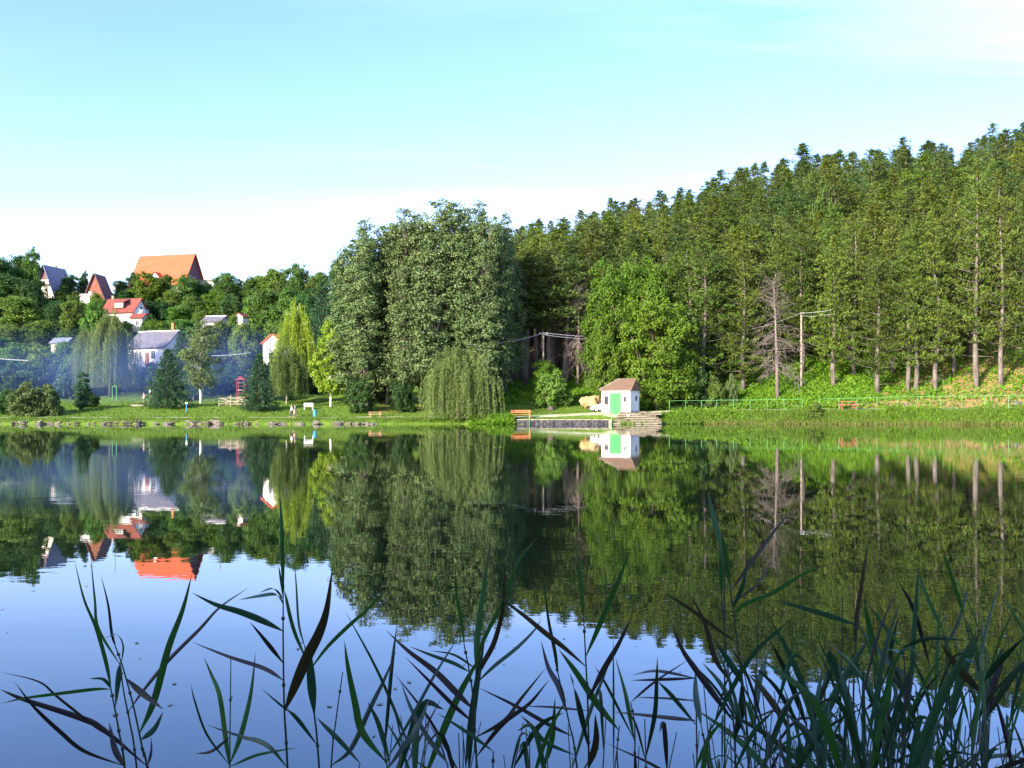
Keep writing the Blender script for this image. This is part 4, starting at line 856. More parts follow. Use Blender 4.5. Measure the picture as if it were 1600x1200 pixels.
# rocks along the shore
rks = [rockmesh(s, .5, .36, .24, 'rock', .5, 3) for s in (1, 2, 3, 4, 5)]; rd = random.Random(33)
u = -20
while u < 590:
    if rd.random() < .78:
        Y = 120+rd.uniform(.0, .55); o = obj('shore_rock', rks[rd.randint(0, 4)]); s = rd.choice([.4, .5, .65, .8, 1.0, 1.25])
        o.location = (X(u, Y), Y, rd.uniform(-.04, .2)); o.rotation_euler = (rd.uniform(-.3, .3), rd.uniform(-.3, .3), rd.uniform(0, 6)); o.scale = (s*rd.uniform(.9, 1.7), s, s*rd.uniform(.7, 1.1))
        reg = 'under the grey green bushes' if u < 110 else ('in front of the two spruces' if u < 430 else 'in front of the walkers and the poplars')
        tag(o, f'pale rough stone at the waterline {reg}', 'rock', f'stones along the waterline {reg}')
    u += rd.uniform(3.2, 8.5)
for u, pz, s, lb in ((1037, 663, .5, 'small white stone in the water at the left end of the grassy bank'), (1113, 637, .5, 'pale stone lying behind the railing, leftmost'), (1166, 637, .45, 'upright pale stone behind the railing below the bare tree'), (1200, 639, .6, 'flat pale stone by the path right of the bare tree'), (1247, 638, .7, 'slanting pale stone before the gap in the railing'), (1415, 635, 1.0, 'large yellowish stone behind the railing right of the red brown table'), (1590, 633, 1.3, 'broad pale stone behind the railing near the right edge'), (1575, 628, .8, 'pale stone on the bank above the broad one near the right edge')):
    Y = on_ground(u, pz, 119); o = obj('pale_stone', rks[int(u) % 5]); o.location = (X(u, Y), Y, max(0, G(u, Y))+.08); o.scale = (s*1.4, s, s); o.rotation_euler = (.2, -.3 if u == 1247 else .1, u); tag(o, lb, 'stone')

# ------------------------------------------------------------------ the green railing
posts = [(1046,626.2),(1071,626),(1096,625.7),(1120,625.4),(1146,625),(1172,625),(1199,624.6),(1225,624.3),(1253.6,624),(1280,623.5),(1310.6,622.8),(1339,621.9),(1370,621.2),(1402,620.4),(1434,619.7),(1469,619.3),(1503,618.8),(1538,618.4),(1576,618),(1616,617.6),(1658,617.2)]
o = empty('green_railing', (X(1300, 123), 123, G(1300, 123))); tag(o, 'light green pipe railing running along the path on the right bank', 'railing'); O = o.location.copy(); tops = []
for u, tp in posts:
    Y = float(shore(u))+3.5; z0 = G(u, Y); t = Vector((X(u, Y), Y, Z(tp, Y))); tops.append((t, z0))
    b = MB(); b.tube([Vector((t.x, t.y, z0-.3))-O, t-O], .027, 6); b.build('post', M['rail'], o)
b = MB(); b.tube([t-O for t, _ in tops[:9]], .029, 6); b.build('top_rail', M['rail'], o)
b = MB(); b.tube([t-O for t, _ in tops[9:]], .029, 6); b.build('top_rail', M['rail'], o)
for rg_ in (tops[:9], tops[9:]):
    b = MB(); b.tube([Vector((t.x, t.y, z0+(t.z-z0)*.52))-O for t, z0 in rg_], .018, 5); b.build('middle_wire', M['dark_metal'], o)

# ------------------------------------------------------------------ tables, benches, bin
def picnic(name, u, py, Y, rz, m, label, L=1.9, s=1.0, cat='picnic table'):
    o = empty(name, (X(u, Y), Y, G(u, Y)), R(rz), s); tag(o, label, cat)
    for k in range(4): b = MB().box((0, -.33+k*.22, .76), (L, .2, .05)); b.build('top_board', M[m], o)
    for sgn in (-1, 1): MB().box((0, sgn*.78, .45), (L, .26, .06)).build('bench_seat', M[m], o)
    for x in (-L*.36, L*.36):
        b = MB(); b.bar((x, -.55, 0), (x, -.2, .74), .1, .07); b.bar((x, .55, 0), (x, .2, .74), .1, .07); b.box((x+.06, 0, .39), (.06, 1.75, .1)); b.box((x, 0, .70), (.07, .8, .08)); b.build('leg_frame', M[m], o)
    return o
picnic('picnic_table', 586, 651, 124.6, 8, 'pinkwood', 'faded red picnic table with benches under the leftmost poplar', 2.0, .85)
picnic('picnic_table', 1324, 640, 124.5, -4, 'redwood', 'dark red brown picnic table behind the railing', 1.75, 1.3)
def bench(u, Y, rz, m, label, L=1.9, s=1.0, grp=None):
    o = empty('bench', (X(u, Y), Y, G(u, Y)), R(rz), s); tag(o, label, 'bench', grp)
    b = MB(); [b.box((0, -.18+k*.16, .45), (L, .14, .045)) for k in range(3)]; b.build('seat', M[m], o)
    b = MB(); [b.box((0, .27+.03*k, .68+k*.17), (L, .035, .13)) for k in range(2)]; b.build('backrest', M[m], o)
    for x in (-L*.44, L*.44):
        b = MB(); b.box((x, -.2, .21), (.08, .09, .42)); b.build('leg', M[m], o); b = MB(); b.bar((x, .2, 0), (x, .33, .92), .08, .08); b.build('leg', M[m], o)
    return o
bench(814, 122.6, 182, 'orangewood', 'orange bench on the grass at the left end of the quay wall', 2.15, 1.15)
bench(482, 131, 12, 'frame', 'white bench on the lawn behind the blue litter bin', 1.2, 1.0)
bench(296, 150, 5, 'frame', 'small white bench on the lawn at the foot of the birch', 1.3)
bench(66, 160, 0, 'concrete', 'pale bench in the smoky shade behind the lawn at the left', 1.6)
o = empty('litter_bin', (X(492, 124.2), 124.2, G(492, 124.2))); tag(o, 'blue litter bin beside the path right of the walking couple', 'litter bin')
MB().tube([(0, 0, .12), (0, 0, .95)], [.19, .23], 14).build('body', M['blue'], o); MB().tube([(0, 0, .95), (0, 0, 1.0)], [.25, .24], 14).build('rim', M['blue'], o); b = MB(); b.box((-.25, 0, .45), (.06, .06, .95)); b.build('post', M['dark_metal'], o)
o = empty('blue_post', (X(291.5, 129), 129, G(291.5, 129))); tag(o, 'short blue post on the lawn right of the broad spruce', 'post'); MB().tube([(0, 0, -.2), (0, 0, 1.15)], .07, 8).build('post', M['blue'], o); MB().box((0, 0, 1.22), (.3, .06, .2)).build('cap', M['frame'], o)
# wooden rail fence
o = empty('wooden_rail_fence', (X(361, 134), 134, G(361, 134))); tag(o, 'broken fence of crossed grey poles between birch and pointed spruce', 'fence')
wf = 134/F
for px_, ht_ in ((342, .9), (353, 1.1), (360, 1.65), (371, 1.2), (383, 1.1)):
    b = MB(); b.tube([((px_-361)*wf, 0, -.2), ((px_-361)*wf+.05, 0, ht_)], .055, 6); b.build('post', M['wood'], o)
for a_, c_ in (((342, .35), (386, 1.05)), ((342, 1.15), (386, 1.25)), ((345, .75), (384, .7)), ((352, .4), (388, .35)), ((343, 1.2), (372, .5)), ((356, 1.35), (388, .85))):
    b = MB(); b.tube([((a_[0]-361)*wf, -.09, a_[1]), ((c_[0]-361)*wf, -.05, c_[1])], .05, 6); b.build('pole', M['wood'], o)
# goal frame, sandpit, timber
o = empty('goal_frame', (X(176, 152), 152, G(176, 152))); tag(o, 'thin pale goal frame standing in the smoke behind the lawn', 'goal'); wf = 152/F
b = MB(); b.tube([((182-176)*wf, 0, 0), ((182-176)*wf, 0, 2.3)], .06, 6); b.build('post', M['rail'], o); b = MB(); b.tube([((169-176)*wf, 1.6, 0), ((169-176)*wf, 1.6, 2.3)], .06, 6); b.build('post', M['rail'], o); b = MB(); b.tube([((182-176)*wf, 0, 2.3), ((169-176)*wf, 1.6, 2.3)], .06, 6); b.build('crossbar', M['rail'], o)
o = empty('timber_sandpit', (X(217, 136), 136, G(217, 136)), R(6)); tag(o, 'low timber framed sandpit on the lawn near the far couple', 'sandpit')
for y in (-.6, .6): MB().box((0, y, .1), (1.9, .14, .22)).build('beam', M['wood'], o)
for x in (-.95, .95): MB().box((x, 0, .1), (.14, 1.06, .2)).build('beam', M['wood'], o)
MB().box((0, 0, .04), (1.74, 1.04, .1)).build('sand', M['sand'], o)
for (a_, c_), lb in ((((813, 631), (836, 632)), 'pale timber beam lying flat on the slope above the orange bench'), (((818, 631), (834, 623)), 'dark timber beam lying up the slope above the orange bench'), (((829, 631.5), (838, 625)), 'short timber beam at the right of the two long ones on the slope')):
    Ya_ = on_ground(a_[0], a_[1]); Yb_ = on_ground(*c_); p = Vector((X(a_[0], Ya_), Ya_, G(a_[0], Ya_)+.12)); q = Vector((X(c_[0], Yb_), Yb_, G(c_[0], Yb_)+.12))
    b = MB(); b.bar((0, 0, 0), q-p, .17, .2); o = b.build('timber_beam', M['pinkwood' if 'pale' in lb else 'wood']); o.location = p; tag(o, lb, 'beam', 'timber beams on the slope')
# red-roofed climbing frame in the smoke
o = empty('climbing_frame', (X(377, 153), 153, G(377, 153)), 0, (1, 1, .85)); tag(o, 'red climbing frame with a small red roof behind the rail fence', 'climbing frame')
for x in (-.55, .55):
    for y in (-.5, .5): MB().box((x, y, 1.8), (.1, .1, 3.6)).build('post', M['redpaint'], o)
b = MB(); b.prism([(-.8, 3.5), (.8, 3.5), (0, 4.2)], -.7, .7); b.build('roof', M['redpaint'], o); MB().box((0, 0, 1.6), (1.0, .9, .08)).build('platform', M['wood'], o)
for k in range(5): MB().box((0, -.53, .5+k*.62), (1.0, .05, .07)).build('rung', M['redpaint' if k % 2 else 'wood'], o)

# ------------------------------------------------------------------ wires and their poles
def wirepole(u, Y, top, label, arm=1.2, rz=0, r=.11):
    z0 = G(u, Y); h = Z(top, Y)-z0; o = empty('wire_pole', (X(u, Y), Y, z0), R(rz)); tag(o, label, 'pole'); MB().tube([(0, 0, -.5), (0, 0, h)], [r*1.3, r], 8).build('post', M['wood'], o)
    b = MB(); b.box((0, -.1, h-.15), (arm, .1, .12)); b.build('crossarm', M['wood'], o)
    b = MB(); [b.tube([(x, -.1, h-.1), (x, -.1, h+.08)], .04, 6) for x in (-arm*.45, 0, arm*.45)]; b.build('insulator', M['cable'], o)
wirepole(849, 137, 520, 'wooden wire pole standing before the dark wood', 1.2, 20); wirepole(1252, 134, 489, 'wooden wire pole right of the bare tree', .8, 40)
def wire(a, b_, sag, r, label, n=14):
    A_, B2 = P(*a), P(*b_); b = MB(); pts = [A_.lerp(B2, k/n)-A_+Vector((0, 0, -sag*4*(k/n)*(1-k/n))) for k in range(n+1)]; b.tube(pts, r, 5, False)
    o = b.build('wire', M['cable']); o.location = A_; tag(o, label, 'wire')
wire((849, 520, 136.8), (1045, 523, 146), .5, .035, 'thick pale cable from the wood pole to the bright trees, upper one'); wire((849, 523, 136.8), (1045, 528, 146), .55, .03, 'thin pale cable just under the thick one before the dark wood')
wire((849, 520, 136.8), (730, 538, 128), .5, .03, 'wire running left from the wood pole into the poplars'); wire((1252, 489, 133.8), (1045, 523, 140), 1.2, .014, 'wire from the bright trees to the pole right of the bare tree')
wire((1252, 489, 133.8), (1300, 484, 132), .1, .02, 'pale wire leaving the right hand pole towards the tall pines, upper one'); wire((1252, 494, 133.8), (1300, 491, 132), .1, .016, 'pale wire leaving the right hand pole towards the tall pines, lower one')
wire((330, 556, 150), (392, 551, 150), .1, .035, 'pale wire through the smoke right of the birch'); wire((-20, 558, 150), (45, 563, 146), .1, .035, 'pale wire through the smoke at the left edge')
wire((50, 470, 226), (78, 463, 226), .1, .08, 'pale cable sagging below the blue grey A-frame house')

# ------------------------------------------------------------------ people
def skin(name, nodes, edges, m, parent, sub=2, root=0):
    me = bpy.data.meshes.new(name); me.from_pydata([n[:3] for n in nodes], edges, []); o = link(bpy.data.objects.new(name, me), parent)
    me.materials.append(M[m]); sk = o.modifiers.new('skin', 'SKIN'); lay = me.skin_vertices[0].data if me.skin_vertices else None
    if lay is None:
        bpy.context.view_layer.update(); lay = me.skin_vertices[0].data
    for i, n in enumerate(nodes): lay[i].radius = (n[3], n[4] if len(n) > 4 else n[3]); lay[i].use_root = (i == root)
    sk.use_smooth_shade = True; s = o.modifiers.new('sub', 'SUBSURF'); s.levels = sub; s.render_levels = sub; return o
def person(u, Y, H, rz, label, top, bottom, stride=.18, group=None, skirt=False, short=False, arm=.12, bag=False):
    o = empty('person', (X(u, Y), Y, G(u, Y)+.04), R(rz), H/1.72); tag(o, label, 'person', group); s = stride
    #            pelvis           chest            neck            head
    nd = [(0,0,.93,.15,.11), (0,0,1.12,.13,.10), (.02,0,1.32,.17,.11), (.03,0,1.45,.06,.06), (.05,0,1.53,.07,.07), (.06,0,1.63,.085,.095), (.05,0,1.71,.06,.06)]
    nd += [(.02,.19,1.38,.055), (-arm,.24,1.13,.042), (.02-arm*.2,.25,.88,.032), (.04,.25,.79,.035)]     # left arm
    nd += [(.02,-.19,1.38,.055), (arm,-.24,1.13,.042), (.16+arm,-.24,.90,.032), (.20+arm,-.24,.82,.035)] # right arm
    nd += [(0,.09,.88,.09), (s,.09,.50,.062), (s*1.2,.09,.10,.042), (s*1.2+.16,.09,.03,.035)]
    nd += [(0,-.09,.88,.09), (-s*.6,-.09,.49,.062), (-s*1.7,-.09,.13,.042), (-s*1.7+.12,-.09,.03,.035)]
    ed = [(0,1),(1,2),(2,3),(3,4),(4,5),(5,6),(2,7),(7,8),(8,9),(9,10),(2,11),(11,12),(12,13),(13,14),(0,15),(15,16),(16,17),(17,18),(0,19),(19,20),(20,21),(21,22)]
    body = skin('body', nd, ed, 'skin', o)
    # clothing a little proud of the body
    g = .025; sh = [(0,0,.90,.155+g,.115+g), (0,0,1.12,.135+g,.105+g), (.02,0,1.32,.175+g,.115+g), (.03,0,1.42,.075,.075), (.02,.19,1.38,.065+g*.5), (-arm,.24,1.13,.06), (.02,-.19,1.38,.065+g*.5), (arm,-.24,1.13,.06)]
    skin('shirt', sh, [(0,1),(1,2),(2,3),(2,4),(4,5),(2,6),(6,7)], top, o)
    if skirt: b = MB(); b.tube([(0, 0, .98), (0, 0, .8), (.03, 0, .42)], [.155, .21, .26], 12); b.build('skirt', M[bottom], o, True)
    else:
        zl = .52 if short else .12
        tr_ = [(0,0,.93,.16,.125), (0,.09,.86,.105), (s,.09,.50,.078)] + ([] if short else [(s*1.2,.09,.12,.06)]); n0 = len(tr_)
        tr_ += [(0,-.09,.86,.105), (-s*.6,-.09,.49,.078)] + ([] if short else [(-s*1.7,-.09,.15,.06)])
        e_ = [(0,1)]+[(i, i+1) for i in range(1, n0-1)]+[(0, n0)]+[(i, i+1) for i in range(n0, len(tr_)-1)]; skin('trousers', tr_, e_, bottom, o)
    b = MB(); import_ = [(math.cos(a)*r_*1.0+.035, math.sin(a)*r_*.9, z) for z, r_ in ((1.60, .098), (1.66, .104), (1.71, .085), (1.745, .03)) for a in [k*math.pi/6 for k in range(12)]]
    b.add(import_, [(j*12+k, j*12+(k+1) % 12, (j+1)*12+(k+1) % 12, (j+1)*12+k) for j in range(3) for k in range(12)]+[tuple(36+k for k in range(12))]); b.build('hair', M['hair'], body, True)
    for yy in (-.035, .035): MB().tube([(.150, yy, 1.635), (.158, yy, 1.635)], .011, 6).build('eye', M['dark_metal'], body)
    MB().tube([(.15, 0, 1.62), (.172, 0, 1.598), (.15, 0, 1.592)], [.008, .014, .008], 5).build('nose', M['skin'], body)
    for sy, hx, hz_ in ((1, .04, .79), (-1, .20+arm, .82)):   # fingers
        for k in range(5):
            a0 = Vector((hx-.03+k*.015, sy*.25, hz_-.02)); MB().tube([a0, a0+Vector((.004, 0, -.04)), a0+Vector((.015, -sy*.012, -.065-.006*(2-abs(k-2))))], [.009, .008, .006], 5).build('finger', M['skin'], body)
    return o
person(456, 124.4, 1.60, 188, 'person in a white shirt and dark trousers walking left on the lakeside path', 'shirt', 'trouser', group='couple walking on the lakeside path')
person(461.5, 125.1, 1.56, 184, 'person in a grey top and tan skirt walking right behind the one in white', 'greyc', 'tan', skirt=True, group='couple walking on the lakeside path')
person(225, 150, 1.70, 200, 'person in a pink shirt and shorts standing on the lawn left of the spruce', 'pink', 'shirt', .04, short=True, group='people standing far back on the lawn')
person(234, 153, 1.72, 20, 'person in a white shirt and grey trousers facing the one in pink', 'shirt', 'greyc', .04, group='people standing far back on the lawn')

# ------------------------------------------------------------------ smoke drifting over the far lawn
sm = bpy.data.materials.new('bonfire_smoke'); sm.use_nodes = True; nt = sm.node_tree; n = nt.nodes; n.clear(); lk = nt.links
o_ = n.new('ShaderNodeOutputMaterial'); pv_ = n.new('ShaderNodeVolumePrincipled'); lk.new(pv_.outputs[0], o_.inputs['Volume']); pv_.inputs['Color'].default_value = (.25, .45, 1.0, 1); pv_.inputs['Anisotropy'].default_value = .1
tc = n.new('ShaderNodeTexCoord'); sp_ = n.new('ShaderNodeVectorMath'); sp_.operation = 'LENGTH'; lk.new(tc.outputs['Object'], sp_.inputs[0])
fo = n.new('ShaderNodeMapRange'); fo.inputs[1].default_value = 1.0; fo.inputs[2].default_value = .0; fo.inputs[3].default_value = 0; fo.inputs[4].default_value = 1; lk.new(sp_.outputs['Value'], fo.inputs[0])
geo = n.new('ShaderNodeNewGeometry'); no = n.new('ShaderNodeTexNoise'); no.inputs['Scale'].default_value = .11; no.inputs['Detail'].default_value = 2; lk.new(geo.outputs['Position'], no.inputs['Vector'])
nm = n.new('ShaderNodeMapRange'); nm.inputs[1].default_value = .36; nm.inputs[2].default_value = .72; nm.inputs[4].default_value = 1; lk.new(no.outputs[0], nm.inputs[0])
mu = n.new('ShaderNodeMath'); mu.operation = 'MULTIPLY'; lk.new(fo.outputs[0], mu.inputs[0]); lk.new(nm.outputs[0], mu.inputs[1]); mu2 = n.new('ShaderNodeMath'); mu2.operation = 'MULTIPLY'; mu2.inputs[1].default_value = .031; lk.new(mu.outputs[0], mu2.inputs[0]); lk.new(mu2.outputs[0], pv_.inputs['Density'])
import bmesh
for u, py, Y, sx, sy_, sz, lb in ((70, 585, 148, 34, 13, 8.0, 'thin blue bonfire smoke hanging before the trees at the left'), (335, 584, 148, 20, 12, 8.0, 'thin blue smoke drifting between the birch and the spruce')):
    bm = bmesh.new(); bmesh.ops.create_icosphere(bm, subdivisions=3, radius=1); me = bpy.data.meshes.new('smoke'); bm.to_mesh(me); bm.free(); me.materials.append(sm)
    o = obj('smoke', me); o.location = (X(u, Y), Y, Z(py, Y)); o.scale = (sx, sy_, sz); tag(o, lb, 'smoke', None, 'stuff')

# ------------------------------------------------------------------ reeds on the near shore
RM = [leafmat('reed_green', (.024,.125,.018), (.120,.095,.035), .3, .45, .4, 0), leafmat('reed_teal', (.022,.095,.040), (.090,.085,.045), .2, .4, .5, 0),
      leafmat('reed_purple', (.028,.016,.022), (.110,.080,.045), .15, .5, .5, 0), leafmat('reed_brown', (.050,.034,.012), (.075,.060,.022), .25, .6, .3, 0), leafmat('reed_dark', (.011,.048,.016), (.050,.050,.022), .15, .5, .5, 0)]
RS = mat('reed_stem', (.035,.07,.035), (.06,.05,.035), 8, .5)
def smooth(pts, n=10):
    """Catmull-Rom through the given points"""
    p = [Vector(q) for q in pts]; p = [p[0]*2-p[1]]+p+[p[-1]*2-p[-2]]; o_ = []
    segs = len(p)-3
    for i in range(segs):
        for k in range(n):
            t = k/n; a, b, c, d = p[i:i+4]
            o_.append(.5*((2*b)+(c-a)*t+(2*a-5*b+4*c-d)*t*t+(3*b-a-3*c+d)*t**3))
    o_.append(p[-2]); return o_
def blade(name, pts, wmax, m, parent, face, fold=.25, peak=.35, n=6, nar=.12):
    """a leaf as a folded ribbon from base to tip; face: unit vector the blade looks towards"""
    c = smooth(pts, n); L = len(c)-1; vs = []; fs = []
    for i, p in enumerate(c):
        t = i/L; d = (c[min(i+1, L)]-c[max(i-1, 0)]).normalized(); s = d.cross(face); s = s.normalized() if s.length > .05 else Vector((1, 0, 0))
        f = s.cross(d).normalized()
        w = (nar+(1-nar)*math.sin(math.pi*.5*min(1, t/peak))) if t < peak else max(0, math.cos(math.pi*.5*(t-peak)/(1-peak)))**.85
        w = max(w, .03)*wmax*.5
        vs += [p-s*w-f*w*fold, p, p+s*w-f*w*fold]
    for i in range(L):
        a = 3*i; fs += [(a, a+1, a+4, a+3), (a+1, a+2, a+5, a+4)]
    me = bpy.data.meshes.new(name); me.from_pydata(vs, [], fs); me.materials.append(m); me.polygons.foreach_set('use_smooth', [True]*len(fs)); me.update()
    at = me.attributes.new('tint', 'FLOAT', 'FACE'); at.data.foreach_set('value', [(((i//2)*7919) % 13)/13*.12+(.08 if i < len(fs)*.84 else .75) for i in range(len(fs))])
    return obj(name, me, parent)
CR = {'A': (0, 750, 8/3), 'B': (300, 750, 8/3), 'C': (600, 800, 3), 'D': (900, 750, 8/3), 'E': (1200, 800, 3)}
def T(k, x, y): a, b, s_ = CR[k]; return (a+x/s_, b+y/s_)
STEMS = [('A', [(460,860),(480,960),(505,1100),(520,1200)], 2.2), ('A', [(480,690),(515,790),(560,960),(600,1150),(615,1200)], 2.35), ('A', [(500,760),(515,880),(545,1030),(570,1200)], 2.5),
 ('B', [(380,500),(380,700),(385,960),(398,1200)], 2.1), ('B', [(470,690),(490,850),(510,980),(530,1200)], 2.3), ('B', [(628,800),(600,1000),(580,1190)], 2.6),
 ('C', [(375,620),(395,720),(415,850),(425,1050),(435,1200)], 2.2), ('C', [(430,735),(430,900),(425,1100),(437,1200)], 2.35), ('C', [(935,480),(945,680),(955,900),(960,1200)], 2.15),
 ('C', [(800,690),(830,820),(870,1000),(905,1200)], 2.4), ('D', [(605,470),(620,650),(640,850),(655,1000),(665,1200)], 2.3), ('D', [(640,430),(665,620),(685,780),(700,900),(720,1200)], 2.15),
 ('E', [(430,460),(405,700),(395,1200)], 2.2), ('E', [(920,490),(960,650),(1000,780),(1018,900),(1018,1200)], 2.1), ('E', [(350,400),(345,700),(330,1200)], 2.4), ('A', [(962,745),(958,1200)], 2.8), ('D', [(762,520),(750,840),(745,1200)], 2.7)]
SLAB = ['reed with its forked upright leaves, leftmost of the tall ones', 'reed crossing just right of the leftmost upright reed', 'reed with a dried grey leaf hanging, second at the left', 'tallest reed with one long upright leaf, left of the middle',
 'reed carrying a broad pale folded leaf right of the tallest reed', 'thin bare reed stalk left of the picture\'s middle', 'slim leaning reed left of the broad green blade in the middle', 'reed with the broad upright green blade in the middle', 'straight reed right of the middle with its blade rising above the water\'s green reflection',
 'slim reed with a drooping reddish leaf just left of the straight one', 'reed behind the pair of tall blades right of the middle', 'reed with tall green blades in front of the bare tree\'s reflection', 'reed with an olive brown pointed blade at the right', 'pale green reed stalk nearest the right edge',
 'dark thin reed stalk above the dense clump', 'very thin bare stalk between the leaves at the lower left', 'pale bare stalk left of the dense clump']
